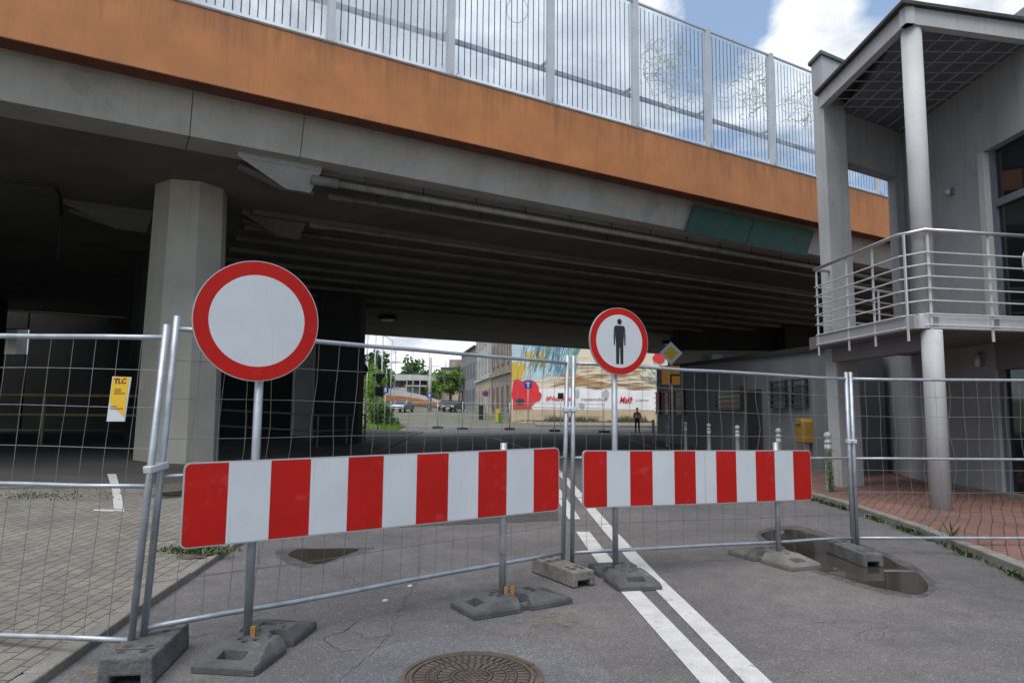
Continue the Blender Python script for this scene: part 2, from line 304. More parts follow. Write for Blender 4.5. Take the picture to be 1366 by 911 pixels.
# ------------------------------------------------------------------ mesh builder
class MB:
    def __init__(s): s.v = []; s.f = []; s.m = []; s.mi = 0
    def quad(s, *p):
        i = len(s.v); s.v += [V(q) for q in p]; s.f.append(tuple(range(i, i + len(p)))); s.m.append(s.mi); return s
    def hexa(s, b, t):
        i = len(s.v); n = len(b); s.v += [V(q) for q in b] + [V(q) for q in t]
        s.f.append(tuple(range(i + n - 1, i - 1, -1))); s.f.append(tuple(range(i + n, i + 2 * n)))
        for k in range(n): s.f.append((i + k, i + (k + 1) % n, i + n + (k + 1) % n, i + n + k))
        s.m += [s.mi] * (n + 2); return s
    def box(s, x0, x1, y0, y1, z0, z1):
        return s.hexa([(x0, y0, z0), (x1, y0, z0), (x1, y1, z0), (x0, y1, z0)], [(x0, y0, z1), (x1, y0, z1), (x1, y1, z1), (x0, y1, z1)])
    def bar(s, p, q, w, h, up=(0, 0, 1)):
        p = V(p); q = V(q); d = (q - p).normalized(); up = V(up)
        if abs(d.dot(up)) > .98: up = V((0, 1, 0)) if abs(d.y) < .9 else V((1, 0, 0))
        a = d.cross(up).normalized() * (w / 2); b = a.cross(d).normalized() * (h / 2)
        return s.hexa([p - a - b, p + a - b, p + a + b, p - a + b], [q - a - b, q + a - b, q + a + b, q - a + b])
    def tube(s, pts, r, seg=8, caps=True):
        pts = [V(p) for p in pts]; n = len(pts); rr = r if isinstance(r, (list, tuple)) else [r] * n
        base = len(s.v); prev = None
        for k, p in enumerate(pts):
            d = ((pts[min(k + 1, n - 1)] - pts[max(k - 1, 0)])).normalized()
            if prev is None:
                a = d.orthogonal().normalized()
            else:
                a = (prev - d * prev.dot(d)).normalized()
            prev = a; b = d.cross(a)
            for j in range(seg):
                t = 2 * math.pi * j / seg; s.v.append(p + (a * math.cos(t) + b * math.sin(t)) * rr[k])
        for k in range(n - 1):
            for j in range(seg):
                j2 = (j + 1) % seg
                s.f.append((base + k * seg + j, base + k * seg + j2, base + (k + 1) * seg + j2, base + (k + 1) * seg + j)); s.m.append(s.mi)
        if caps:
            s.f.append(tuple(base + j for j in range(seg - 1, -1, -1))); s.m.append(s.mi)
            s.f.append(tuple(base + (n - 1) * seg + j for j in range(seg))); s.m.append(s.mi)
        return s
    def lathe(s, c, prof, seg=20):
        c = V(c); pts = []
        base = len(s.v)
        for (r, z) in prof:
            for j in range(seg):
                t = 2 * math.pi * j / seg; s.v.append(c + V((r * math.cos(t), r * math.sin(t), z)))
        for k in range(len(prof) - 1):
            for j in range(seg):
                j2 = (j + 1) % seg
                s.f.append((base + k * seg + j, base + k * seg + j2, base + (k + 1) * seg + j2, base + (k + 1) * seg + j)); s.m.append(s.mi)
        s.f.append(tuple(base + j for j in range(seg - 1, -1, -1))); s.m.append(s.mi)
        s.f.append(tuple(base + (len(prof) - 1) * seg + j for j in range(seg))); s.m.append(s.mi)
        return s
    def prism(s, poly, z0, z1):
        return s.hexa([(p[0], p[1], z0) for p in poly], [(p[0], p[1], z1) for p in poly])
    def plate(s, o, ex, ey, poly, t):
        """flat outline in the frame o,ex,ey with thickness t along -ez (ez = ex x ey)"""
        o = V(o); ex = V(ex); ey = V(ey); ez = ex.cross(ey).normalized()
        pts = [o + ex * a + ey * b for a, b in poly]
        return s.hexa([p - ez * t for p in pts], pts)
    def build(s, name, mats, parent=None, smooth=False, bevel=0.0, origin=None):
        if not isinstance(mats, (list, tuple)): mats = [mats]
        par = parent; off = V((0, 0, 0))
        while par is not None: off += par.location; par = par.parent
        if parent is None:
            if origin is None:
                xs = [v.x for v in s.v]; ys = [v.y for v in s.v]; zs = [v.z for v in s.v]
                origin = V(((min(xs) + max(xs)) / 2, (min(ys) + max(ys)) / 2, min(zs)))
            off = V(origin)
        me = bpy.data.meshes.new(name)
        me.from_pydata([tuple(v - off) for v in s.v], [], s.f)
        for m in mats: me.materials.append(m)
        me.polygons.foreach_set('material_index', s.m)
        if smooth: me.polygons.foreach_set('use_smooth', [True] * len(me.polygons))
        me.update()
        bm = bmesh.new(); bm.from_mesh(me); bmesh.ops.recalc_face_normals(bm, faces=bm.faces); bm.to_mesh(me); bm.free()
        o = bpy.data.objects.new(name, me); COL.objects.link(o)
        if parent is not None: o.parent = parent
        else: o.location = off
        if bevel:
            b = o.modifiers.new('bevel', 'BEVEL'); b.width = bevel; b.segments = 2; b.limit_method = 'ANGLE'; b.angle_limit = R(40)
        return o

def tag(o, label=None, cat=None, group=None, kind=None):
    if label: o['label'] = label
    if cat: o['category'] = cat
    if group: o['group'] = group
    if kind: o['kind'] = kind
    return o
def thing(name, label, cat, loc=(0, 0, 0), group=None):
    o = bpy.data.objects.new(name, None); o.empty_display_size = .2; COL.objects.link(o); o.location = V(loc)
    return tag(o, label, cat, group)
def copy_tree(o, parent=None, first=True):
    c = o.copy(); COL.objects.link(c)
    if parent is not None: c.parent = parent
    for ch in list(o.children): copy_tree(ch, c)
    return c
def text_mesh(name, s, size, o, ex, ey, mat, parent, align='LEFT', extrude=.0, squeeze=1.0, bold=0.0, shear=0.0):
    cu = bpy.data.curves.new(name, 'FONT'); cu.body = s; cu.size = size; cu.align_x = align; cu.offset = bold; cu.shear = shear
    cu.resolution_u = 4
    tmp = bpy.data.objects.new(name, cu); COL.objects.link(tmp)
    me = bpy.data.meshes.new_from_object(tmp.evaluated_get(bpy.context.evaluated_depsgraph_get()))
    bpy.data.objects.remove(tmp); bpy.data.curves.remove(cu)
    off = V((0, 0, 0)); par = parent
    while par is not None: off += par.location; par = par.parent
    o = V(o); ex = V(ex); ey = V(ey)
    for v in me.vertices: v.co = o + ex * v.co.x * squeeze + ey * v.co.y - off
    me.materials.clear(); me.materials.append(mat); me.name = name
    ob = bpy.data.objects.new(name, me); COL.objects.link(ob); ob.parent = parent
    return ob
def lerp(a, b, t): return a + (b - a) * t

# ------------------------------------------------------------------ terrain
def z_far(Y):
    pts = [(-100, 0), (50, 0), (65, .5), (82, 1.2), (100, 1.6), (200, 4), (900, 24)]
    for (a, b), (c, d) in zip(pts, pts[1:]):
        if Y <= c: return b + (d - b) * (Y - a) / (c - a)
    return 24
KL = [(-1.9, -8), (-2.2, 0), (-2.38, 2), (-2.53, 3.9), (-2.68, 5), (-2.94, 7.4), (-3.35, 12), (-4.0, 18), (-4.6, 24), (-5.2, 33), (-5.8, 42), (-6.0, 47)]
KR = [(3.2, -8), (3.7, 0), (4.3, 4.2), (4.74, 6.48), (5.1, 8.66), (5.28, 10.93), (5.28, 12.85), (5.45, 16), (5.62, 20), (5.8, 26), (6.0, 32), (6.3, 37), (7.2, 41), (9, 43.5), (12, 45), (22, 46)]
def interp(K, Y):
    for (a, b), (c, d) in zip(K, K[1:]):
        if b <= Y <= d: return a + (c - a) * (Y - b) / (d - b)
    return K[0][0] if Y < K[0][1] else K[-1][0]
def zl(X, Y):
    d = max(0, interp(KL, Y) - X)
    return .055 + min(.34, d * .056)

mb = MB()
xs = [-420, -160, -60, -20, 0, 20, 60, 160, 420]; ys = [-60, -8, 20, 44, 50, 57, 65, 73, 82, 91, 100, 130, 200, 400, 900]
for i in range(len(xs) - 1):
    for j in range(len(ys) - 1):
        mb.quad(*[(x, y, z_far(y) - .06) for x, y in ((xs[i], ys[j]), (xs[i + 1], ys[j]), (xs[i + 1], ys[j + 1]), (xs[i], ys[j + 1]))])
tag(mb.build('ground', M_ground, origin=(0, 0, 0)), kind='structure')
# road
mb = MB(); Ys = [-8, 0, 2, 3.9, 6, 8, 10.9, 12.9, 16, 20, 26, 32, 37, 41, 43.5]
for a, b in zip(Ys, Ys[1:]): mb.quad((interp(KL, a) - .02, a, 0), (interp(KR, a) + .02, a, 0), (interp(KR, b) + .02, b, 0), (interp(KL, b) - .02, b, 0))
mb.quad((interp(KL, 43.5) - .02, 43.5, 0), (9.02, 43.5, 0), (12, 45, 0), (12, 47, 0), (-6, 47, 0))
mb.quad((12, 45, 0), (40, 46, 0), (40, 47, 0), (12, 47, 0))
for a, b, xl in ((47, 50, -40), (50, 57, -8.4)): mb.quad((xl, a, z_far(a)), (45, a, z_far(a)), (45, b, z_far(b)), (xl, b, z_far(b)))
tag(mb.build('road', M_asph, origin=(0, 0, 0)), kind='structure')
# far cobbled street
mb = MB()
for a, b in ((57, 65), (65, 82), (82, 100)): mb.quad((-14, a, z_far(a) - .02), (lerp(2, -4, (a - 57) / 43), a, z_far(a) - .02), (lerp(2, -4, (b - 57) / 43), b, z_far(b) - .02), (-14, b, z_far(b) - .02))
tag(mb.build('cobbled_street', M_cobble, origin=(0, 0, 0)), kind='structure')
mb = MB()
mb.quad((-14, 57.02, z_far(57) + .02), (2, 57.02, z_far(57) + .02), (2, 57.3, z_far(57) + .02), (-14, 57.3, z_far(57) + .02))
tag(mb.build('far_kerb', M_kerb, origin=(0, 0, 0)), kind='structure')
# sidewalk in front of the mural
mb = MB(); mb.hexa([(2, 57.1, .1), (45, 57.1, .1), (45, 65, .4), (2, 65, .4)], [(2, 57.1, .36), (45, 57.1, .36), (45, 65, .56), (2, 65, .56)])
tag(mb.build('far_pavement', M_kerb, origin=(0, 0, 0)), kind='structure')
# left pavement and parking
def yend(X): return 13.3 + (X + 3.4) * .77
dl = [0.12, 1, 2, 3.5, 5, 8, 14, 26, 45]
def left_sheet(rows, mat, name, dz=0.0):
    mb = MB()
    for i in range(len(dl) - 1):
        for j in range(len(rows) - 1):
            q = []
            for (di, rj) in ((i, j), (i, j + 1), (i + 1, j + 1), (i + 1, j)):
                Y = rows[rj](dl[di]); X = interp(KL, Y) - dl[di]
                q.append((X, Y, zl(X, Y) + dz))
            mb.quad(*q)
    return tag(mb.build(name, mat, origin=(0, 0, 0)), kind='structure')
def ye(d): return max(-7.5, yend(-3.2 - d))
left_sheet([(lambda d, t=t: lerp(-8, ye(d), t)) for t in (0, .2, .4, .55, .7, .8, .9, 1)], M_pavL, 'left_pavement')
left_sheet([(lambda d, t=t: lerp(ye(d), 46, t)) for t in (0, .05, .1, .2, .3, .45, .6, .8, 1)], M_park, 'parking_surface', -.004)
def sweep(pts, w, z0, z1, name, mat, side):
    mb = MB(); pts = [V((p[0], p[1], 0)) for p in pts]
    out = []
    for k, p in enumerate(pts):
        d = (pts[min(k + 1, len(pts) - 1)] - pts[max(0, k - 1)]).normalized(); n = V((d.y, -d.x, 0)) * side
        out.append((p, p + n * w))
    for (a, b), (c, d) in zip(out, out[1:]):
        L_ = (c - a).length; k = max(1, round(L_ / 1.0))
        for q in range(k):
            t0, t1 = q / k, (q + 1) / k - .008 / max(L_, .1)
            e = [a.lerp(c, t0), b.lerp(d, t0), b.lerp(d, t1), a.lerp(c, t1)]; j = random.uniform(-.006, .006)
            mb.hexa([(p.x, p.y, z0) for p in e], [(p.x, p.y, z1 + j) for p in e])
    return tag(mb.build(name, mat, origin=(0, 0, 0), bevel=.012), kind='structure')
sweep(KL, .13, -.05, .062, 'left_kerb', M_kerb, -1)
sweep(KR[:14], .14, -.05, .105, 'right_kerb', M_kerb, 1)
far_line = [(X, yend(X)) for X in (-14, -12, -10, -8, -6.5, -5, -3.6)]
mb = MB()
for (a, b), (c, d) in zip(far_line, far_line[1:]):
    mb.hexa([(a, b, zl(a, b) - .03), (c, d, zl(c, d) - .03), (c + .03, d + .12, zl(c, d) - .03), (a + .03, b + .12, zl(a, b) - .03)], [(a, b, zl(a, b) + .03), (c, d, zl(c, d) + .03), (c + .03, d + .12, zl(c, d) + .03), (a + .03, b + .12, zl(a, b) + .03)])
tag(mb.build('parking_kerb', M_kerb, origin=(0, 0, 0)), kind='structure')
# right pavement
mb = MB()
for (a, b), (c, d) in zip(KR[:14], KR[1:14]): mb.quad((a + .13, b, .1), (30, b, .1), (30, d, .1), (c + .13, d, .1))
tag(mb.build('right_pavement', M_pavR, origin=(0, 0, 0)), kind='structure')
# road markings
def strip(mb, left, right, z):
    for (a, b), (c, d) in zip(zip(left, right), zip(left[1:], right[1:])): mb.quad((*a, z), (*b, z), (*d, z), (*c, z))
RE = [(1.62, 1.0), (1.47, 3.99), (1.37, 6.42), (1.33, 9), (1.30, 15.3), (1.2, 20), (.8, 26), (.1, 32), (-.9, 38)]
mb = MB(); strip(mb, [(x - .155, y) for x, y in RE], RE, .005)
tag(mb.build('solid_centre_line', M_line, origin=(0, 0, 0)), kind='structure')
def le(y): return interp([(1.42, 1), (1.24, 3.98), (1.09, 6), (1.02, 7.6), (.985, 9), (.96, 13), (.94, 15), (.84, 20), (.44, 26), (-.26, 32)], y)
mb = MB()
for a, b in ((1, 8.75), (9.75, 13.4), (15.5, 19.5), (22, 26)):
    ys_ = [lerp(a, b, k / 6) for k in range(7)]
    strip(mb, [(le(y) - .17, y) for y in ys_], [(le(y), y) for y in ys_], .005)
tag(mb.build('broken_centre_line', M_line, origin=(0, 0, 0)), kind='structure')
mb = MB()
def onl(x, y): 
    p = PZ(x, y, .2)
    for _ in range(4): p = PZ(x, y, zl(p.x, p.y) + .006)
    return p
mb.quad(onl(143, 632), onl(155, 632), onl(161, 655), onl(150, 655)); mb.quad(onl(150, 655), onl(161, 655), onl(166, 682), onl(152, 681)); mb.quad(onl(123, 681), onl(126, 679), onl(152, 679.5), onl(152, 682))
tag(mb.build('parking_bay_marking', M_line, origin=(0, 0, 0)), kind='structure')
# asphalt patch ring round the manhole and long patch seam
MH = V((-.21, 4.02, 0))
mb = MB(); mb.quad(*[(MH.x + .78 * math.cos(t) * (1 + .03 * math.sin(3 * t)), MH.y + .74 * math.sin(t), .003) for t in [2 * math.pi * k / 40 for k in range(40)]])
tag(mb.build('asphalt_patch', M_asph_dark, origin=(0, 0, 0)), kind='structure')
# transverse resurfacing patch
mb = MB(); mb.quad(PZ(470, 706, .003), PZ(600, 700, .003), PZ(745, 694, .003), PZ(744, 668, .003), PZ(520, 676, .003), PZ(430, 690, .003))
tag(mb.build('road_patch', M_park, origin=(0, 0, 0)), kind='structure')
def blob_sheet(pts, z, name, mat, jit=.015, kind='structure'):
    P = [PZ(x, y, z) for x, y in pts]; out = []
    for k in range(len(P)):
        a, b, c, d = P[k - 1], P[k], P[(k + 1) % len(P)], P[(k + 2) % len(P)]
        for t in (0, .25, .5, .75):
            q = .5 * (2 * b + (c - a) * t + (2 * a - 5 * b + 4 * c - d) * t * t + (3 * b - a - 3 * c + d) * t ** 3)
            out.append(q + V((random.uniform(-jit, jit), random.uniform(-jit, jit), 0)))
    mb = MB(); mb.quad(*out); return tag(mb.build(name, mat, origin=(0, 0, 0)), kind=kind)
blob_sheet([(1016, 712), (1030, 707), (1060, 706), (1090, 713), (1125, 722), (1165, 735), (1205, 755), (1230, 768), (1238, 782), (1228, 791), (1195, 788), (1140, 774), (1090, 758), (1055, 738), (1040, 724), (1022, 719)], .006, 'puddle_by_fence', M_water, .012)
blob_sheet([(1008, 712), (1030, 703), (1070, 702), (1120, 716), (1170, 732), (1215, 752), (1240, 768), (1248, 784), (1236, 796), (1190, 794), (1130, 778), (1080, 760), (1040, 740), (1020, 726)], .003, 'damp_edge', M_wet, .02)
blob_sheet([(368, 740), (378, 731), (430, 731), (500, 730), (470, 740), (440, 750), (410, 757), (385, 752)], .003, 'damp_hollow', M_wet, .015)
blob_sheet([(385, 740), (395, 732.5), (425, 731.5), (478, 731.5), (455, 741), (432, 750), (412, 751), (398, 745)], .006, 'puddle_in_hollow', M_water, .01)
M_sand = pmat('sand', (.27, .235, .175), .95, .2, 8, .4, 120, fine=.5)
def patchy(m, scale=9, lo=.46, hi=.62):
    nt = m.node_tree; N = nt.nodes; L = nt.links; p = N['Principled BSDF']
    n = N.new('ShaderNodeTexNoise'); n.inputs['Scale'].default_value = scale; n.inputs['Detail'].default_value = 12; n.inputs['Roughness'].default_value = .75
    L.new(N.new('ShaderNodeTexCoord').outputs['Object'], n.inputs['Vector']); r = N.new('ShaderNodeValToRGB'); L.new(n.outputs['Fac'], r.inputs[0])
    r.color_ramp.elements[0].position = lo; r.color_ramp.elements[1].position = hi; L.new(r.outputs[0], p.inputs['Alpha'])
patchy(M_sand); patchy(M_line, 16, .30, .37); patchy(M_soil, 14, .36, .5); patchy(M_wet, 7, .38, .72)
blob_sheet([(690, 826), (730, 815), (768, 818), (762, 835), (735, 830), (705, 833)], .004, 'sand_spill', M_sand, .04)
blob_sheet([(96, 905), (150, 880), (190, 895), (175, 915), (120, 925)], .004, 'sand_by_kerb', M_sand, .05)
blob_sheet([(228, 738), (250, 728), (285, 727), (296, 733), (270, 742), (240, 745)], .075, 'bare_soil', M_soil, .03)
blob_sheet([(202, 655), (225, 645), (248, 645), (246, 652), (225, 656)], .26, 'bare_soil_by_pillar', M_soil, .03)

def crack(pts, name='road_crack', w=.0022):
    rr = random.Random(pts[0][0]); P = [PZ(x, y, .0045) for x, y in pts]; path = []
    for a, b in zip(P, P[1:]):
        n = max(2, int((b - a).length / .05))
        for k in range(n): path.append(a.lerp(b, k / n) + V((rr.gauss(0, .012), rr.gauss(0, .012), 0)))
    path.append(P[-1]); mb = MB(); ww = [w * rr.uniform(.3, 1.3) for _ in path]
    for k in range(len(path) - 1):
        d = (path[k + 1] - path[k]).normalized(); n = V((-d.y, d.x, 0)); mb.quad(path[k] - n * ww[k], path[k + 1] - n * ww[k + 1], path[k + 1] + n * ww[k + 1], path[k] + n * ww[k])
    tag(mb.build(name, M_iron_gap, origin=(0, 0, 0)), kind='structure')
for pts in ([(562, 735), (556, 775), (540, 800), (520, 845), (505, 862), (470, 890), (440, 920)], [(400, 846), (430, 852), (462, 838), (480, 826)], [(430, 852), (452, 868), (505, 862)], [(228, 770), (300, 762), (345, 757), (500, 728), (600, 706)],
            [(205, 838), (255, 850), (290, 842)], [(600, 706), (700, 700), (745, 694)], [(462, 838), (490, 850), (520, 845)], [(345, 757), (352, 720), (372, 690)]): crack(pts)
# manhole cover
mh = thing('manhole_cover', 'round rusty brown cast iron manhole cover in the asphalt at the bottom edge', 'manhole cover', MH)
mb = MB(); mb.lathe(MH, [(.40, -.02), (.405, .012), (.375, .014), (.372, .004), (.36, .004)], 64); mb.build('frame', M_iron, mh)
mb = MB(); mb.lathe(MH, [(.358, -.02), (.358, .005)], 64); mb.build('cover_plate', M_iron_gap, mh)
mb = MB()
def ringseg(r0, r1, a0, a1, z0=.005, z1=.015, n=2):
    for k in range(n):
        t0, t1 = lerp(a0, a1, k / n), lerp(a0, a1, (k + 1) / n)
        p = [MH + V((r * math.cos(t), r * math.sin(t), 0)) for r, t in ((r0, t0), (r1, t0), (r1, t1), (r0, t1))]
        mb.hexa([(q.x, q.y, z0) for q in p], [(q.x, q.y, z1) for q in p])
for r0, r1 in ((.335, .352), (.20, .208), (.105, .115), (.245, .252)): ringseg(r0, r1, 0, 2 * math.pi, n=48)
for k in range(44):
    a = 2 * math.pi * k / 44; ringseg(.262, .322, a, a + .085)
for k in range(24):
    a = 2 * math.pi * k / 24; ringseg(.125, .19, a, a + .16)
for k in range(36):
    a = 2 * math.pi * k / 36; ringseg(.213, .24, a, a + .10)
for i in range(-3, 4):
    for j in range(-3, 4):
        x, y = i * .03 + (j % 2) * .015, j * .026
        if x * x + y * y < .085 ** 2: mb.box(MH.x + x - .011, MH.x + x + .011, MH.y + y - .008, MH.y + y + .008, .005, .015)
mb.build('raised_pattern', M_iron, mh)
for k in range(2):
    a = .5 + k * math.pi; c = MH + V((.387 * math.cos(a), .387 * math.sin(a), .012)); mb = MB(); mb.lathe(c, [(.02, 0), (.02, .008), (.012, .01)], 10); mb.build('lug', M_iron, mh)

# ------------------------------------------------------------------ viaduct
BC = V((-2.19, 15.52)); BU = V((.864, .503)).normalized(); BN = V((BU.y, -BU.x))
def B(s, n, z): p = BC + BU * s + BN * n; return V((p.x, p.y, z))
S0, S1 = -42, 62; ZS = 6.86; ZF = 6.0; NF = -24.4     # the soffit falls with the deck's crossfall towards the far edge
def zsof(n): return ZS + (ZF - ZS) * min(1, max(0, (n + .9) / (NF + .9)))
via = thing('viaduct', 'wide concrete road viaduct with an orange edge beam spanning the street', 'viaduct', B(0, 0, 0))
def run(mb, prof, s0, s1):
    i = mb.hexa([B(s0, n, z) for n, z in prof], [B(s1, n, z) for n, z in prof])
mb = MB(); segs = [S0, 31, S1]
for a, b in zip(segs, segs[1:]): run(mb, [(.9, 7.62), (.9, 9.07), (.55, 9.09), (.55, 7.62)], a, b - .006)
mb.build('edge_beam', M_orange, via)
mb = MB(); run(mb, [(.87, 7.59), (.905, 7.60), (.905, 7.618), (.5, 7.618), (.5, 7.59)], S0, S1); mb.build('drip_edge', M_rust, via)
mb = MB(); run(mb, [(.915, 9.075), (.915, 9.12), (.5, 9.12), (.5, 9.095)], S0, S1); mb.build('coping', M_kerb, via)
mb = MB()
for a, b in ((S0, -13), (-13, -4.9), (-4.9, -2.75), (-2.75, 26), (26, S1)):
    run(mb, [(.0, ZS), (.28, 7.75), (-.9, 7.75), (-.9, ZS + .02)], a + .008, b - .008)
mb.build('side_girder', M_conc, via)
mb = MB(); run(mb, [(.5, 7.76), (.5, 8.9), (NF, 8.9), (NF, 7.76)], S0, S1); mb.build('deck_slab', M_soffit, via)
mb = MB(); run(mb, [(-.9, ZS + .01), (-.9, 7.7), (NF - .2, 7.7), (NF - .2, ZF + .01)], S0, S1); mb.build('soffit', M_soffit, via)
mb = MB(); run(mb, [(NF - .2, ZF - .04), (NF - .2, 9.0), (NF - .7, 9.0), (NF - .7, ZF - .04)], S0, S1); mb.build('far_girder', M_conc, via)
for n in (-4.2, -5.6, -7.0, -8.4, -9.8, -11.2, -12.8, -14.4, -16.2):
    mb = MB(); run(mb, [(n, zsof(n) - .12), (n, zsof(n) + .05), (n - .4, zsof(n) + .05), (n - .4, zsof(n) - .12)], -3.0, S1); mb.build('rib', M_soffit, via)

# green cover sheets on the girder
gp = [(PL(925, 280, B(0, .3, 0), B(1, .3, 0)), PL(1005, 298, B(0, .3, 0), B(1, .3, 0))), (PL(1005, 298, B(0, .3, 0), B(1, .3, 0)), PL(1086, 315, B(0, .3, 0), B(1, .3, 0)))]
def s_of(P): return (V(P[:2]) - BC).dot(BU)
for k, (a, b) in enumerate(gp):
    s0, s1 = s_of(a) + .03 * k, s_of(b)
    mb = MB(); mb.hexa([B(s0, .335, 7.55), B(s1, .335, 7.55), B(s1, .30, 7.55), B(s0, .30, 7.55)][::-1], [B(s0 - .15, .10, ZS - .08 - .05 * k), B(s1 - .15, .10, ZS - .12), B(s1 - .15, .065, ZS - .12), B(s0 - .15, .065, ZS - .08)][::-1])
    o = mb.build('green_cover', M_green)
    tag(o, ('dark green metal sheet on the viaduct girder, the one farther from the office' if k == 0 else 'dark green metal sheet on the viaduct girder, the one nearer the office'), 'metal sheet', 'green sheets on the girder')

# noise barrier
nbz0, nbz1 = 9.12, 12.86
nb = thing('noise_barrier', 'tall clear panel noise barrier with dark vertical stripes on top of the viaduct', 'noise barrier', B(0, .7, nbz0))
PS = [.40 + 2.78 * k for k in range(-6, 10)]
for s in PS:
    mb = MB(); mb.hexa([B(s - .07, .80, nbz0), B(s + .07, .80, nbz0), B(s + .07, .60, nbz0), B(s - .07, .60, nbz0)], [B(s - .07, .80, nbz1), B(s + .07, .80, nbz1), B(s + .07, .60, nbz1), B(s - .07, .60, nbz1)])
    p = mb.build('post', M_post, nb)
    mb = MB(); mb.hexa([B(s - .13, .87, nbz0), B(s + .13, .87, nbz0), B(s + .13, .56, nbz0), B(s - .13, .56, nbz0)], [B(s - .13, .87, nbz0 + .03), B(s + .13, .87, nbz0 + .03), B(s + .13, .56, nbz0 + .03), B(s - .13, .56, nbz0 + .03)])
    for q in (-.1, .1): mb.tube([B(s + q, .84, nbz0 + .03), B(s + q, .84, nbz0 + .11)], .014, 6)
    mb.hexa([B(s - .012, .86, nbz0 + .03), B(s + .012, .86, nbz0 + .03), B(s + .012, .80, nbz0 + .03), B(s - .012, .80, nbz0 + .03)], [B(s - .012, .81, nbz0 + .2), B(s + .012, .81, nbz0 + .2), B(s + .012, .80, nbz0 + .2), B(s - .012, .80, nbz0 + .2)])
    mb.build('foot_plate', M_galv, p)
for k, (a, b) in enumerate(zip(PS, PS[1:])):
    z0 = nbz0 + .10; z1 = nbz1 - .06; a += .075; b -= .075
    mb = MB(); run(mb, [(.71, z0), (.71, z1), (.69, z1), (.69, z0)], a, b)
    g = mb.build('clear_panel', M_glassA if b < 1.0 else (M_glassB), nb)
    mb = MB()
    for q in range(16):
        s = lerp(a + .13, b - .13, q / 15); mb.hexa([B(s - .011, .714, z0 + .08), B(s + .011, .714, z0 + .08), B(s + .011, .711, z0 + .08), B(s - .011, .711, z0 + .08)], [B(s - .011, .714, z1 - .12), B(s + .011, .714, z1 - .12), B(s + .011, .711, z1 - .12), B(s - .011, .711, z1 - .12)])
    mb.build('stripes', M_darkbar, g)
    mb = MB(); run(mb, [(.73, z1), (.73, z1 + .05), (.67, z1 + .05), (.67, z1)], a, b); mb.build('top_trim', M_post, g)
    mb = MB(); run(mb, [(.74, z0 - .07), (.74, z0 + .0), (.66, z0 + .0), (.66, z0 - .07)], a, b)
    for q in (.06, .94): mb.tube([B(lerp(a, b, q), .75, z0 - .03), B(lerp(a, b, q), .75, z0 + .12)], .016, 6)
    mb.build('bottom_trim', M_frame, g)
# faint washed-out graffiti on the clear panels
M_graf = pmat('washed_graffiti', (.40, .43, .38), .8, .2, 3)
rg = random.Random(21)
def on_panel(x, y): return PL(x, y, B(0, .7165, 0), B(1, .7165, 0))
def graffiti(cx, cy, rx, ry, n, loop=False):
    c = on_panel(cx, cy); sc0 = s_of_(c); k = max(i for i, q in enumerate(PS[:-1]) if q <= sc0)
    g = [o for o in nb.children if o.name.startswith('clear_panel')][k]; lo, hi = PS[k] + .1, PS[k + 1] - .1; mb = MB()
    for _ in range(n):
        if loop: P2 = [(cx + rx * math.cos(t), cy + ry * math.sin(t)) for t in [2 * math.pi * q / 24 for q in range(25)]]
        else:
            a = rg.uniform(0, 6.28); q = rg.random() ** .5; x0_, y0_ = cx + rx * q * math.cos(a), cy + ry * q * math.sin(a); a2 = rg.uniform(0, 6.28); P2 = [(x0_, y0_)]
            for _k in range(7): a2 += rg.uniform(-.9, .9); x0_ += 2.4 * math.cos(a2); y0_ += 2.4 * math.sin(a2); P2.append((x0_, y0_))
        P3 = [on_panel(*p) for p in P2]; P3 = [p for p in P3 if lo < s_of_(p) < hi]
        for p, q in zip(P3, P3[1:]):
            d = (q - p).normalized(); w = V((BN.x, BN.y, 0)).cross(d).normalized() * .011; mb.quad(p - w, q - w, q + w, p + w)
    if mb.f: tag(mb.build('graffiti', M_graf, g), kind='stuff')
def s_of_(P): return (V(P[:2]) - BC).dot(BU)
for a in ((880, 90, 30, 42, 60), (905, 105, 34, 42, 60), (1000, 122, 34, 42, 70), (1022, 125, 22, 34, 40), (1070, 145, 26, 30, 60)): graffiti(*a)
graffiti(690, 14, 14, 17, 1, True)
# guard rail behind the barrier
gr = thing('guard_rail', 'grey guard rail seen through the noise barrier panels on the viaduct deck', 'guard rail', B(0, .2, 9.05))
mb = MB(); run(mb, [(.24, 10.33), (.24, 10.43), (.14, 10.43), (.14, 10.33)], -16, 26); mb.build('rail', M_galv, gr)
for s in PS:
    mb = MB(); mb.bar(B(s, .595, 10.38), B(s, .245, 10.38), .06, .06); mb.build('bracket', M_galv, gr)

# pillars
def octo(mb, c, r0, r1, z0, z1, rot=0.0, sq=.42):
    def ring(r, z):
        pts = []
        for k in range(4):
            a = rot + k * math.pi / 2
            ex = V((math.cos(a), math.sin(a))); ey = V((-math.sin(a), math.cos(a)))
            for t in (-sq, sq):
                p = V(c[:2]) + ex * r + ey * (r * t); pts.append((p.x, p.y, z))
        return pts
    mb.hexa(ring(r0, z0), ring(r1, z1))
def pillar(c, r0, r1, z1, rot, mat, label, sq=.42):
    z0 = zl(c[0], c[1]) - .05 if c[0] < -4 else -.05
    t = thing('bridge_pillar', label, 'pillar', (c[0], c[1], z0), 'pillars under the viaduct')
    mb = MB(); octo(mb, c, r0, r1, z0, z1, rot, sq); o = mb.build('shaft', mat, t)
    mb = MB(); octo(mb, c, r1 * .9, r1 * .9, z1 + .001, ZS + .06, rot, sq); mb.build('bearing', M_dark, t)
pillar((-7.85, 16.25), .85, .75, 6.80, R(14), M_conc_pil, 'tall pale grey octagonal concrete pillar behind the big round sign')
pillar((-11.75, 22), .5, .5, 6.8, R(14), M_dark, 'dark octagonal pillar half hidden behind the left edge of the pale pillar')
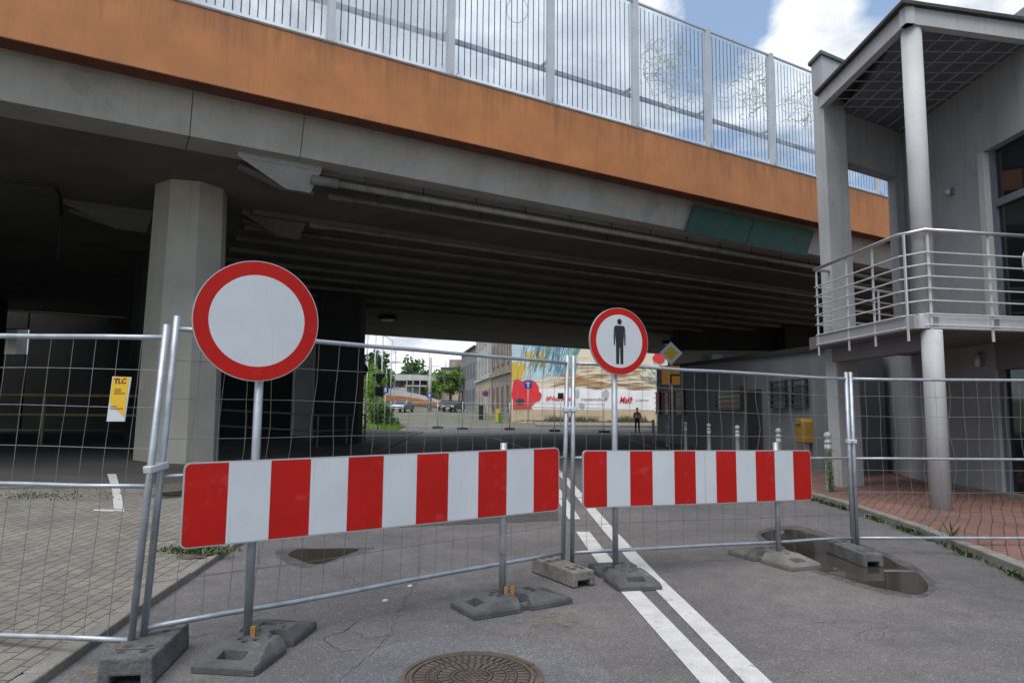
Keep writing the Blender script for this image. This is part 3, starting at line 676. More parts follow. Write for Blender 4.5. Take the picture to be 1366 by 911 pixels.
pillar((-7.2, 28.8), .86, .86, 6.80, R(5), M_dark, 'dark thick pillar beside the street opening under the viaduct', .9)
pillar((-9.5, 31.2), .42, .42, 6.80, R(5), M_farconc, 'slim pale concrete pillar left of the dark pillar by the opening', .9)

# back wall under the viaduct on the left
bw = thing('abutment_wall', 'dark wall with shade in its colour, closing the space under the viaduct on the left', 'wall', (-17, 34, 0))
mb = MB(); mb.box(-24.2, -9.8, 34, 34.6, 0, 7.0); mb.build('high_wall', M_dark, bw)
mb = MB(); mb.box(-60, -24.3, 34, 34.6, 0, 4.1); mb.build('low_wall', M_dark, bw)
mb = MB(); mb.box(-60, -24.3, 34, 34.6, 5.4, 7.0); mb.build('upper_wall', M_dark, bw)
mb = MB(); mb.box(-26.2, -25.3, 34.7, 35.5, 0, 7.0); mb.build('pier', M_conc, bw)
mb = MB(); mb.box(-22.6, -22, 6, 29.5, 0, 7.2); mb.build('light_blocking_wall', M_dark, bw)  # unseen wall added to keep sky light out of the underpass from the left

# drain pipes with hangers, and their fixing brackets
def pipe(n, z, s0, s1, r, label, name='drain_pipe', hang=1.45):
    t = thing(name, label, 'pipe', B(s0, n, z), 'pipes hung under the viaduct')
    mb = MB(); mb.tube([B(s0, n, z), B(s1, n, z)], r, 10); mb.build('tube', M_pipe, t, True)
    mb = MB(); mb.tube([B(s0 - .05, n, z), B(s0 + .55, n, z)], r * 1.5, 10); mb.build('sleeve', M_pipe, t, True)
    s = s0 + 1.2
    while s < min(s1, 24):
        mb = MB(); mb.tube([B(s, n, z), B(s, n, ZS + .02)], .013, 6); mb.build('hanger', M_dark, t); s += hang
def pipe_s(x, y, z): p = PZ(x, y, z); q = V(p[:2]) - BC; return q.dot(BU), q.dot(BN)
for (x, y, z, r, lab) in ((418, 240, 6.60, .075, 'pale drain pipe running closest to the viaduct girder'), (440, 262, 6.62, .055, 'thin drain pipe running just behind the pipe next to the girder'),
                         (415, 300, 6.58, .06, 'dark drain pipe farther in under the deck, third from the girder'), (330, 303, 6.6, .05, 'dark thin drain pipe deep under the deck, fourth from the girder')):
    s, n = pipe_s(x, y, z); pipe(n, z, s, 40, r, lab)
def bracket(s, n, z, L, label, mat):
    t = thing('pipe_bracket', label, 'bracket', B(s, n, z), 'pipe brackets under the viaduct')
    mb = MB(); mb.hexa([B(s, n + .12, z - .03), B(s + L, n + .12, z - .03), B(s + L, n + .06, z - .03), B(s, n + .06, z - .03)], [B(s, n + .12, z + .1), B(s + L, n + .12, z + .1), B(s + L, n + .06, z + .1), B(s, n + .06, z + .1)]); 
    for q in range(6): mb.tube([B(s + .12 + q * (L - .2) / 5, n + .13, z + .03), B(s + .12 + q * (L - .2) / 5, n + .15, z + .03)], .02, 6)
    mb.build('flange', mat, t)
    mb = MB(); mb.hexa([B(s, n + .10, z - .02), B(s + L, n + .10, z - .02), B(s + L - .12, n - .33, z - .42), B(s + L * .62, n - .33, z - .42)], [B(s, n + .07, z), B(s + L, n + .07, z), B(s + L - .12, n - .36, z - .38), B(s + L * .62, n - .36, z - .38)]); mb.build('sloping_plate', mat, t)
    mb = MB(); mb.bar(B(s + .1, n - .5, z - .04), B(s + L * .62, n - .55, z - .34), .12, .09); mb.bar(B(s + L * .6, n - .55, z - .34), B(s + L, n - .55, z - .36), .1, .07); mb.bar(B(s + L * .72, n - .5, z - .34), B(s + L * .72, n - .5, z + .08), .06, .06); mb.build('support_arm', mat if mat == M_soffit else M_pipe, t)
    mb = MB(); mb.hexa([B(s + L - .13, n + .09, z - .03), B(s + L - .1, n + .09, z - .03), B(s + L - .14, n - .33, z - .40), B(s + L - .17, n - .33, z - .40)], [B(s + L - .13, n - .3, z + .05), B(s + L - .1, n - .3, z + .05), B(s + L - .14, n - .34, z + .05), B(s + L - .17, n - .34, z + .05)]); mb.build('end_web', mat, t)
s, n = pipe_s(318, 202, 6.86); bracket(s, n - .15, 6.80, 1.75, 'pale folded steel bracket holding the pipes at the girder above the pale pillar', M_build_l)
s, n = pipe_s(322, 278, 6.80); bracket(s, n, zsof(n - .3) - .05, 1.7, 'dark folded steel bracket right of the pale pillar head', M_soffit)
s, n = pipe_s(85, 262, 6.80); bracket(s, n, zsof(n - .3) - .05, 2.0, 'dark folded steel bracket left of the pale pillar head', M_soffit)
mb = MB(); 
pts = [PZ(x, y, 6.60) for x, y in ((0, 241), (40, 246), (72, 249), (80, 258), (82, 285))]; pts.append(pts[-1] + V((0, 0, -1.2)))
mb.tube(pts, .03, 6); tag(mb.build('cable_conduit', M_black), 'black cable conduit bending along the soffit at the far left', 'conduit')

# soffit lamps
for (x, y, lab) in ((517, 424, 'flat round lamp on the soffit above the street opening'), (893, 457, 'flat round lamp on the soffit above the yellow diamond sign')):
    p = PZ(x, y, ZF + .06); n_ = (p.xy - BC).dot(BN); zc = zsof(n_); p = PZ(x, y, zc - .1); t = thing('ceiling_lamp', lab, 'lamp', (p.x, p.y, zc - .28), 'lamps under the viaduct')
    mb = MB(); mb.lathe((p.x, p.y, zc - .2), [(.4, 0), (.48, .06), (.48, .16), (.4, .22)], 18); mb.build('housing', M_dark, t, True)
    mb = MB(); mb.lathe((p.x, p.y, zc - .26), [(.24, 0), (.37, .058)], 18); mb.build('diffuser', M_frame, t, True)

# railings under the bridge
def railing(pts, h, label, mat, step=2.2, post=.035, mids=(.55,), cat='railing', zf=None):
    p0 = V((*pts[0], zf(*pts[0]))); t = thing('pedestrian_railing', label, cat, p0)
    P = [V((x, y, zf(x, y))) for x, y in pts]
    mb = MB()
    for hh in (1.0,) + mids: mb.tube([p + V((0, 0, h * hh)) for p in P], post, 8)
    mb.build('rails', mat, t)
    for a, b in zip(P, P[1:]):
        n = max(1, round((b - a).length / step))
        for k in range(n + (b == P[-1])):
            q = a.lerp(b, k / n); mb = MB(); mb.tube([q, q + V((0, 0, h))], post, 8); mb.build('post', mat, t)
M_yrail = pmat('faded_yellow_rail', (.24, .2, .10), .7, .2, 4)
railing([(-22, 19.2), (-16.5, 20.0), (-13.9, 20.4), (-11.2, 20.8)], 1.45, 'faded yellow tube railing in the dark behind the yellow notice', M_yrail, 3.0, .04, (.6,), zf=zl)
railing([(-12.0, 24.6), (-6.75, 24.0), (-6.45, 27), (-6.6, 31)], 1.12, 'dark tube railing in front of the dark pillar', M_soffit, 2.4, .035, (.5,), zf=zl)

# ------------------------------------------------------------------ office building on the right
def offz(p, z): return V((p[0], p[1], z))
off = thing('office_building', 'modern grey rendered office with a balcony, round columns and flat canopy', 'building', (8.65, 13, .1))
CA = V((6.36, 13.3)); 
def W(t, d, z): p = CA + BU * t + V((-.05, 1.0)).normalized() * d; return V((p.x, p.y, z))
# tall pier
mb = MB(); mb.hexa([W(0, 0, 0), W(.70, 0, 0), W(.70, .42, 0), W(0, .42, 0)], [W(-.14, 0, 8.75), W(.56, 0, 8.75), W(.56, .42, 8.75), W(-.14, .42, 8.75)])
o = mb.build('tall_pier', M_build_l, off)
mb = MB(); mb.hexa([W(-.2, -.06, 8.752), W(.9, -.06, 8.752), W(.9, .48, 8.752), W(-.2, .48, 8.752)], [W(-.2, -.06, 8.82), W(.9, -.06, 8.82), W(.9, .48, 8.82), W(-.2, .48, 8.82)]); mb.build('cap', M_ceil, o)
# lintel wall
mb = MB(); mb.hexa([W(.571, .05, 6.68), W(3.2, .05, 6.68), W(3.2, .36, 6.68), W(.571, .36, 6.68)], [W(.555, .05, 8.6), W(3.2, .05, 8.6), W(3.2, .36, 8.6), W(.555, .36, 8.6)]); mb.build('lintel_wall', M_build, off)
mb = MB(); mb.hexa([W(2.35, .06, 2.9), W(3.2, .06, 2.9), W(3.2, .355, 2.9), W(2.35, .355, 2.9)], [W(2.35, .06, 6.678), W(3.2, .06, 6.678), W(3.2, .355, 6.678), W(2.35, .355, 6.678)]); mb.build('jamb', M_build, off)
# side wall with the door recess, upper storey
XW = 8.65
mb = MB(); mb.box(XW, XW + .3, 12.32, 14.66, 2.95, 8.4); mb.build('upper_wall', M_build, off)
mb = MB(); mb.box(XW, XW + .3, 7.6, 12.318, 6.32, 8.4); mb.build('upper_lintel', M_build, off)
mb = MB(); mb.box(XW - .012, XW + .4, 12.16, 12.318, 2.95, 6.318); mb.build('pilaster', M_build_l, off)
mb = MB(); mb.box(XW, XW + .3, 7.6, 8.4, 2.95, 6.318); mb.build('end_pier', M_build, off)
# upper door and glazing
dr = MB(); dr.box(XW + .16, XW + .24, 8.4, 12.158, 2.95, 6.318); g = dr.build('glazing', M_dglass, off)
for (y0, y1, z0, z1) in ((12.06, 12.157, 2.96, 6.31), (8.4, 12.059, 5.25, 5.38), (11.22, 11.33, 2.96, 5.249), (10.1, 10.2, 2.96, 5.249), (11.33, 12.059, 2.96, 3.1)):
    mb = MB(); mb.box(XW + .1, XW + .158, y0, y1, z0, z1); mb.build('frame', M_alu, g)
mb = MB()
pts = [V((XW + .09, 11.28 + .0, 4.05)) + V((-.06 - .10 * math.sin(t), .14 * 0 + .0 , .22 * math.cos(t))) for t in [math.pi * k / 10 for k in range(11)]]
pts = [V((XW + .1, 11.27, 4.27))] + pts + [V((XW + .1, 11.27, 3.83))]
mb.tube(pts, .018, 8); mb.build('door_handle', M_steel, g, True)
# lower storey walls
mb = MB(); mb.box(XW, XW + .3, 12.2, 14.2, 0, 2.78); mb.build('lower_wall', M_build_g, off)
mb = MB(); mb.hexa([(8.62, 14.203, 0), (9.8, 19.1, 0), (10.1, 19.1, 0), (8.95, 14.203, 0)], [(8.62, 14.203, 2.95), (9.8, 19.1, 2.95), (10.1, 19.1, 2.95), (8.95, 14.203, 2.95)]); mb.build('rear_wall', M_build_l, off)  # paler render stands in for light reaching this wall from beyond the balcony
mb = MB(); mb.box(XW + .02, XW + .3, 7.6, 12.198, 2.3, 2.78); mb.build('lower_lintel', M_build_m, off)
mb = MB(); mb.box(XW + .13, XW + .2, 7.6, 12.198, .1, 2.298); g2 = mb.build('shop_window', M_dglass, off)
for y in (12.1, 11.0, 9.9):
    mb = MB(); mb.box(XW + .06, XW + .128, y, y + .09, .1, 2.298); mb.build('frame', M_alu, g2)
mb = MB(); mb.box(XW - .1, XW + .4, 7.6, 14.2, 0, .16); mb.build('plinth', M_kerb, off)
# balcony slab
BF0 = V((6.17, 10.3)); BFE = V((6.0, 13.28)); BRD = V((.985, .17)).normalized()
BR1 = BF0 + BRD * 5
poly = [BF0, BR1, V((XW + 2.5, 13.0)), V((XW - .01, 15.0)), V((BFE.x + .02, 13.75)), BFE]
mb = MB(); mb.prism(poly, 2.78, 3.02); mb.build('balcony_slab', M_build_m, off)
mb = MB()
a, b = BF0, BR1; n = V((BRD.y, -BRD.x)) * .05
mb.hexa([(a + n).to_3d() + V((0, 0, 2.80)), (b + n).to_3d() + V((0, 0, 2.80)), (b + n * .05).to_3d() + V((0, 0, 2.80)), (a + n * .05).to_3d() + V((0, 0, 2.80))], [(a + n).to_3d() + V((0, 0, 3.01)), (b + n).to_3d() + V((0, 0, 3.01)), (b + n * .05).to_3d() + V((0, 0, 3.01)), (a + n * .05).to_3d() + V((0, 0, 3.01))])
mb.build('edge_channel', M_railw, off)
mb = MB(); d = (BFE - BF0).normalized(); n2 = V((-d.y, d.x)) * .05
mb.hexa([(q).to_3d() + V((0, 0, 2.80)) for q in (BF0 + n2, BFE + n2, BFE + n2 * .05, BF0 + n2 * .05)], [(q).to_3d() + V((0, 0, 3.01)) for q in (BF0 + n2, BFE + n2, BFE + n2 * .05, BF0 + n2 * .05)]); mb.build('edge_channel', M_build, off)
mb = MB(); mb.prism([BF0 + V((.05, .05)), BR1, V((XW, 13.0)), V((BFE.x + .05, BFE.y))], 3.022, 3.05); mb.build('floor_finish', M_kerb, off)
mb = MB(); mb.hexa([(BF0.x + .25, BF0.y + .35, 2.5), (BF0.x + .5, BF0.y + .35, 2.5), (BFE.x + .5, BFE.y, 2.5), (BFE.x + .25, BFE.y, 2.5)], [(BF0.x + .25, BF0.y + .35, 2.778), (BF0.x + .5, BF0.y + .35, 2.778), (BFE.x + .5, BFE.y, 2.778), (BFE.x + .25, BFE.y, 2.778)]); mb.build('edge_beam', M_build_m, off)
# round columns
mb = MB(); mb.lathe((6.41, 10.36, 0), [(.147, 0), (.147, 2.0), (.147, 2.779)], 28); mb.build('lower_column', M_build_l, off, False)
mb = MB(); mb.lathe((6.40, 10.46, 0), [(.15, 3.05), (.15, 7.66)], 28); mb.build('upper_column', M_build_l, off, False)
for o_ in off.children:
    if 'column' in o_.name:
        for p_ in o_.data.polygons: p_.use_smooth = len(p_.vertices) == 4
# canopy roof
CZ = 7.66
c0, c1 = V((6.20, 10.24)), V((6.19, 13.3)); c2 = c0 + V((.98, .2)).normalized() * 5.2
cp = [c0, c2, V((c2.x, 13.4)), V((XW + .0, 14.3)), V((c1.x + .2, c1.y))]
def inset(pl, q):
    c = sum(pl, V((0, 0))) / len(pl); return [p + (c - p).normalized() * q for p in pl]
mb = MB(); mb.prism([c0 + V((.13, .15)), c2, V((c2.x, 13.4)), V((XW + .2, 14.85)), W(.62, .2, 0).xy], CZ + .08, CZ + .2); cano = mb.build('canopy_ceiling', M_ceil, off)
mb = MB()
for (p, q) in ((c0, c2), (c0, V((c1.x, c1.y)))):
    d = (q - p).normalized(); n = V((-d.y, d.x)); 
    if n.dot(V((7.5, 12)) - p) < 0: n = -n
    mb.hexa([x.to_3d() + V((0, 0, CZ)) for x in (p, q, q + n * .14, p + n * .14)], [x.to_3d() + V((0, 0, CZ + .28)) for x in (p, q, q + n * .14, p + n * .14)])
mb.build('canopy_fascia', M_build_l, off)
mb = MB(); mb.prism([c0 + V((-.1, -.1)), c2 + V((0, -.1)), V((c2.x, 13.4)), V((XW + .2, 15.0)), V((c1.x + .55, c1.y + .45)), V((c1.x - .08, c1.y + .02))], CZ + .282, CZ + .34); mb.build('canopy_roof', M_roof, off)
mb = MB()
for k in range(1, 9):
    x = 6.35 + k * .36; mb.box(x - .012, x + .012, 10.45 + .1 * k * .4, 13.28 + (x - 6.36) * .58, CZ + .055, CZ + .079)
for k in range(1, 9):
    y = 10.5 + k * .36; mb.box(6.34, 9.2, y - .008, y + .008, CZ + .062, CZ + .078)
mb.build('battens', M_ceilbar, cano)
# main roof parapet
mb = MB(); mb.box(XW + .31, XW + 6, 7.6, 14.9, 7.6, 8.35); mb.build('roof_block', M_build, off)
mb = MB(); mb.box(XW + .5, XW + 6, 8.5, 14.8, .1, 7.59); mb.build('interior_mass', M_dark, off)
# balcony railing (handrail, 6 bars, posts)
RZ = 4.31
r_out = .075
def railpath(z, ins=0.0):
    e = V((-r_out, 0)); f = V((0, -r_out))
    return [V((6.30, 13.36, z)), V((BFE.x - .06, 13.24, z)), V((BF0.x - .09, BF0.y + .25, z)), V((BF0.x + .12, BF0.y - .085, z)), V((BF0.x + BRD.x * 4.5, BF0.y + BRD.y * 4.5 - .085, z))]
mb = MB(); mb.tube(railpath(RZ), .03, 10); rl = mb.build('railing', M_steel, off, True)
for k in range(8):
    z = 2.83 + k * .186 + (.02 if k > 1 else 0)
    if k == 7: continue
    pts = railpath(z)
    if k == 0: pts[3] = pts[3] + V((.0, 0, .02)); pts = pts[1:]
    mb = MB(); mb.tube(pts, .0125, 6); mb.build('bar', M_railw, rl)
posts = [V((5.925, 13.19))] + [PL(x, 400, (BF0.x - .08, BF0.y), (BFE.x - .08, BFE.y)).xy for x in (1128, 1163)] + [V((BF0.x - .09, BF0.y + .16))]
rp = railpath(0)
def on_right(x): return PL(x, 400, rp[3], rp[4]).xy
posts2 = [on_right(1243), on_right(1324), on_right(1324) + BRD * .95, on_right(1324) + BRD * 1.9]
for i, p in enumerate(posts + posts2):
    inn = V((.04, 0)) if i < 4 else V((0, .04))
    side = V((0, 1)) if i < 4 else BRD
    p = p + inn * .6; mb = MB(); w = side * .022
    mb.hexa([(q).to_3d() + V((0, 0, 2.62)) for q in (p - w, p + w, p + w + inn * .45, p - w + inn * .45)], [(q).to_3d() + V((0, 0, RZ - .02)) for q in (p - w, p + w, p + w + inn * .45, p - w + inn * .45)])
    po = mb.build('post', M_railw, rl)
    mb = MB(); w = side * .075; p2 = p + inn * .5
    mb.hexa([(q).to_3d() + V((0, 0, 2.84)) for q in (p2 + w * .3, p2 + w * 1.8, p2 + w * 1.8 + inn * .7, p2 + w * .3 + inn * .7)], [(q).to_3d() + V((0, 0, 2.98)) for q in (p2 + w * .3, p2 + w * 1.8, p2 + w * 1.8 + inn * .7, p2 + w * .3 + inn * .7)]); mb.build('fixing_plate', M_galv, rl)
# back railing of the balcony
mb = MB()
for z in (3.35, 3.6, 3.85, 4.1): mb.tube([V((7.0, 13.85, z)), V((8.55, 14.75, z))], .016 if z < 4 else .028, 6)
mb.tube([V((7.75, 14.28, 3.03)), V((7.75, 14.28, 4.1))], .025, 6); mb.build('back_railing', M_railw, off)
# wall lamps
def wall_lamp(y, z, name, h=.12):
    t = thing('wall_lamp', name, 'lamp', (XW, y, z), 'lamps on the office wall')
    mb = MB(); mb.box(XW - .05, XW - .002, y - .05, y + .05, z - h * .5, z + h * .5); mb.build('back_plate', M_ceil, t)
    mb = MB(); mb.tube([V((XW - .10, y, z - h * .6)), V((XW - .10, y, z + h * .3))], [.05, .06], 10); mb.build('shade', M_edge, t, True)
wall_lamp(13.06, 5.87, 'small round lamp high on the office wall above the balcony')
wall_lamp(12.5, 2.52, 'dark upright lamp on the ground floor wall under the balcony', .26)

# grey low building under the viaduct
kb = thing('service_building', 'low dark grey service building with a rounded end under the viaduct', 'building', (8.5, 26, 0))
out = [(7.30, 15.2), (7.42, 22), (7.4, 30), (7.38, 34.6)] + [(7.38 + 1.6 - 1.6 * math.cos(t), 34.6 + 1.6 * math.sin(t)) for t in [R(12 * k) for k in range(1, 8)]] + [(14, 36.2), (14, 24), (9.9, 19.4), (9.0, 16.5)]
def ztop(y): return 2.95 + (y - 15.2) * .036
M_kiosk = pmat('blue_grey_wall', (.15, .16, .175), .8, .15, .9, .1, 40, streak=.4, streak_col=(.08, .085, .09))
mb = MB(); mb.hexa([(x, y, 0) for x, y in out], [(x, y, ztop(y)) for x, y in out]); mb.build('wall', M_kiosk, kb)
mb = MB(); mb.hexa([(x - .06 if x < 8 else x, y, ztop(y) + .002) for x, y in out], [(x - .06 if x < 8 else x, y, ztop(y) + .14) for x, y in out]); mb.build('roof_edge', M_dark, kb)
def kwin(y0, y1, z0, z1, name='window'):
    x = 7.40; mb = MB(); mb.box(x - .10, x - .03, y0, y1, z0, z1); w = mb.build(name, M_window, kb)
    mb = MB()
    for k in range(5):
        z = lerp(z0 + .05, z1 - .05, k / 4); mb.box(x - .16, x - .13, y0 - .15, y1 + .15, z - .02, z + .02)
    for yy in (y0, y1): mb.box(x - .131, x - .101, yy - .02, yy + .02, z0, z1)
    mb.build('grille', M_binblack, w)
for y0, y1, z0, z1 in ((21.8, 24.4, 1.6, 2.35), (18.2, 19.2, 1.65, 2.4), (16.9, 17.8, 1.65, 2.4), (29.2, 30.6, 1.4, 2.5), (31.8, 32.8, 1.4, 2.5), (33.8, 34.5, 1.4, 2.5)): kwin(y0, y1, z0, z1)
mb = MB(); mb.box(7.29, 7.395, 20.2, 21.2, .1, 2.2); mb.build('door', M_dark, kb)
# upper far structure seen above the low building
vb = thing('concrete_beams', 'bare concrete beams and stub columns above the service building under the viaduct', 'structure beam', (16, 38, 0))
mb = MB(); mb.box(9.5, 34, 40, 40.8, 5.2, 6.9); mb.build('beam', M_dark, vb)
for x in (15.5, 21.5, 28): 
    mb = MB(); mb.box(x, x + 1.4, 38.5, 39.6, 3.0, 6.85); mb.build('column', M_dark, vb)
mb = MB(); mb.box(9.75, 36, 42, 42.6, 3.3, 5.19); mb.build('parapet', M_conc, vb)
lt = tag(MB().box(12.1, 12.75, 41.1, 41.5, 4.55, 5.0).build('notice_board', M_white), 'small white board in the gap above the service building', 'board')

# yellow letter box on the low building wall
p = V((7.3, 16.9, .8)); t = thing('letter_box', 'yellow wall letter box on the grey wall beside the bollards', 'letter box', p)
mb = MB(); mb.plate((7.36, 16.7, .78), (0, 1, 0), (0, 0, 1), [(0, 0), (.42, 0), (.42, .52), (.36, .6), (.06, .6), (0, .52)], .3); mb.build('body', M_mail, t, bevel=.03)
mb = MB(); mb.box(7.05, 7.059, 16.78, 17.04, 1.2, 1.24); mb.build('slot', M_black, t)
mb = MB(); mb.box(7.2, 7.3, 16.85, 16.95, .08, .78); mb.build('stand', M_edge, t)

# bollards along the right kerb
bpos = [(5.82, 12.67), (6.02, 15.5), (6.08, 18.5), (6.17, 21.5), (6.28, 24.8), (6.33, 28), (6.4, 31)]
blab = ['grey ball top bollard nearest the office, with a tall weed beside it', 'grey ball top bollard second from the office', 'grey ball top bollard third from the office', 'grey ball top bollard just left of the barred middle window',
        'grey ball top bollard right of the amber sign', 'grey ball top bollard behind the amber sign pole', 'farthest ball top bollard near the rounded wall end']
M_boll = pmat('bollard_paint', (.34, .35, .33), .6, .15, 6, spots=.4, spot_col=(.2, .2, .18), spot_scale=8)
def bollard(x, y):
    t = thing('bollard', 'x', 'bollard', (x, y, .1), 'bollards along the right kerb'); c = (x, y, .1)
    mb = MB(); mb.lathe(c, [(.07, 0), (.062, .05), (.06, .86), (.066, .865), (.066, .9), (.045, .915), (.04, .94)], 16); mb.build('shaft', M_boll, t, True)
    mb = MB(); mb.lathe(c, [(.03, .935)] + [(.068 * math.sin(a), 1.0 - .068 * math.cos(a)) for a in [R(30 + 20 * k) for k in range(8)]], 16); mb.build('ball', M_boll, t, True)
    mb = MB(); mb.lathe(c, [(.0615, .76), (.0625, .765), (.0625, .83), (.0615, .835)], 16); mb.build('reflective_band', M_white, t, True)
    mb = MB(); mb.lathe(c, [(.11, .0), (.11, .015), (.075, .02)], 16); mb.build('base_collar', M_kerb, t)
    return t
b0 = bollard(*bpos[0]); b0['label'] = blab[0]
for (x, y), l in zip(bpos[1:], blab[1:]):
    c = copy_tree(b0); c.location = (x, y, .1); c['label'] = l

# ------------------------------------------------------------------ signs, barricades, bases
def disc_poly(r, n=48): return [(r * math.cos(2 * math.pi * k / n), r * math.sin(2 * math.pi * k / n)) for k in range(n)]
def ring_faces(mb, o, ex, ey, r0, r1, n=64):
    for k in range(n):
        a, b = 2 * math.pi * k / n, 2 * math.pi * (k + 1) / n
        mb.quad(*[o + ex * (r * math.cos(t)) + ey * (r * math.sin(t)) for r, t in ((r0, a), (r1, a), (r1, b), (r0, b))])
def rrect(w, h, r, n=5):
    pts = []
    for cx, cy, a0 in ((w - r, r, -90), (w - r, h - r, 0), (r, h - r, 90), (r, r, 180)):
        for k in range(n + 1):
            a = R(a0 + 90 * k / n); pts.append((cx + r * math.cos(a), cy + r * math.sin(a)))
    return pts
def barricade(label, pA, pB, ends, hA, hB, zb, height, disc, stripes, poleA, poleB, seam=None):
    """two poles pA,pB, striped board from ends[0] to ends[1] along pA->pB, and a round sign on pole A"""
    d = (pB - pA).normalized(); ex = V((d.x, d.y, 0)); n = V((d.y, -d.x, 0)); ey = V((0, 0, 1))
    t = thing('road_barricade', label, 'road barrier', (pA.x, pA.y, 0), 'striped road barriers with round signs')
    for p, h in ((pA, poleA), (pB, poleB)):
        mb = MB(); mb.tube([V((p.x, p.y, .03)), V((p.x, p.y, h))], .027, 16); po = mb.build('pole', M_pole, t, True)
        mb = MB(); 
        for q in (.12, .38): mb.box(p.x - .034, p.x + .034, p.y - .034, p.y + .034, zb + q, zb + q + .04)
        mb.build('clamp', M_edge, po)
    a = ends[0]; L_ = ends[1] - ends[0]
    o = V((pA.x, pA.y, zb)) + n * .055 + ex * a
    o.z = zb
    tilt = (hB - hA) / L_
    ex2 = V((ex.x, ex.y, tilt))
    mb = MB(); mb.plate(o, ex2, ey, rrect(L_, height, .038), .022); bo = mb.build('board', M_edge, t)
    # stripes as a face sheet just proud of the plate
    w0 = .008; poly = rrect(L_ - 2 * w0, height - 2 * w0, .033)
    bm = bmesh.new(); vs = [bm.verts.new((x + w0, y + w0, 0)) for x, y in poly]; bm.faces.new(vs)
    for k in range(1, stripes): 
        bmesh.ops.bisect_plane(bm, geom=bm.verts[:] + bm.edges[:] + bm.faces[:], plane_co=(L_ * k / stripes, 0, 0), plane_no=(1, 0, 0))
    mb = MB()
    for f in bm.faces:
        k = int(f.calc_center_median().x / (L_ / stripes)); mb.mi = k % 2
        mb.quad(*[o + n * .0025 + ex2 * v.co.x + ey * v.co.y for v in f.verts])
    bm.free(); mb.build('stripes', [M_red, M_white], bo)
    if seam:
        mb = MB(); mb.plate(o + n * .003 + ex2 * (seam * L_), ex2, ey, [(0, .006), (.006, .006), (.006, height - .006), (0, height - .006)], .001); mb.build('seam', M_edge, bo)
    # disc
    r, zc, dx, kind = disc
    c = V((pA.x, pA.y, 0)) + n * .06 + ex * dx; c.z = zc
    mb = MB(); mb.plate(c, ex, ey, disc_poly(r, 64), .022); rs = mb.build('round_sign', M_edge, t)
    mb = MB(); ring_faces(mb, c + n * .002, ex, ey, r * (.79 if kind else .76), r * .985); mb.build('red_ring', M_red, rs)
    mb = MB(); mb.quad(*[c + n * .002 + ex * x + ey * y for x, y in disc_poly(r * (.79 if kind else .76), 64)]); mb.build('white_face', M_white, rs)
    mb = MB(); mb.box(pA.x - .035, pA.x + .035, pA.y - .035, pA.y + .035, zc - .12, zc - .06); mb.box(pA.x - .035, pA.x + .035, pA.y - .035, pA.y + .035, zc + .06, zc + .12); mb.build('clamp', M_galv, rs)
    if kind:
        mb = MB(); q = r / .33
        def pf(poly): mb.quad(*[c + n * .004 + ex * (x * q) + ey * (y * q) for x, y in poly])
        pf([(.026 * math.cos(2 * math.pi * k / 20), .192 + .029 * math.sin(2 * math.pi * k / 20)) for k in range(20)])
        pf([(-.062, .13), (-.05, .152), (.05, .152), (.062, .13), (.05, .06), (.042, -.03), (.040, -.225), (.008, -.225), (.003, -.06), (-.003, -.06), (-.008, -.225), (-.040, -.225), (-.042, -.03), (-.05, .06)])
        pf([(-.062, .13), (-.052, .05), (-.053, -.04), (-.066, -.04), (-.068, .05)]); pf([(.062, .13), (.068, .05), (.066, -.04), (.053, -.04), (.052, .05)])
        mb.build('walker_symbol', M_black, rs)
    return t, ex, n
barricade('longer red and white striped barrier carrying the large blank white round sign with red rim', V((-1.63, 4.411)), V((-.058, 5.412)), (-.42, 2.364), 1.171, 1.205, .668, .505, (.388, 2.06, -.036, 0), 11, 2.30, 1.25)
barricade('shorter red and white striped barrier carrying the round no pedestrians sign', V((.962, 6.40)), V((2.735, 7.13)), (-.363, 2.335), 1.151, 1.115, .640, .512, (.315, 2.157, .022, 1), 11, 2.30, 1.20, .495)

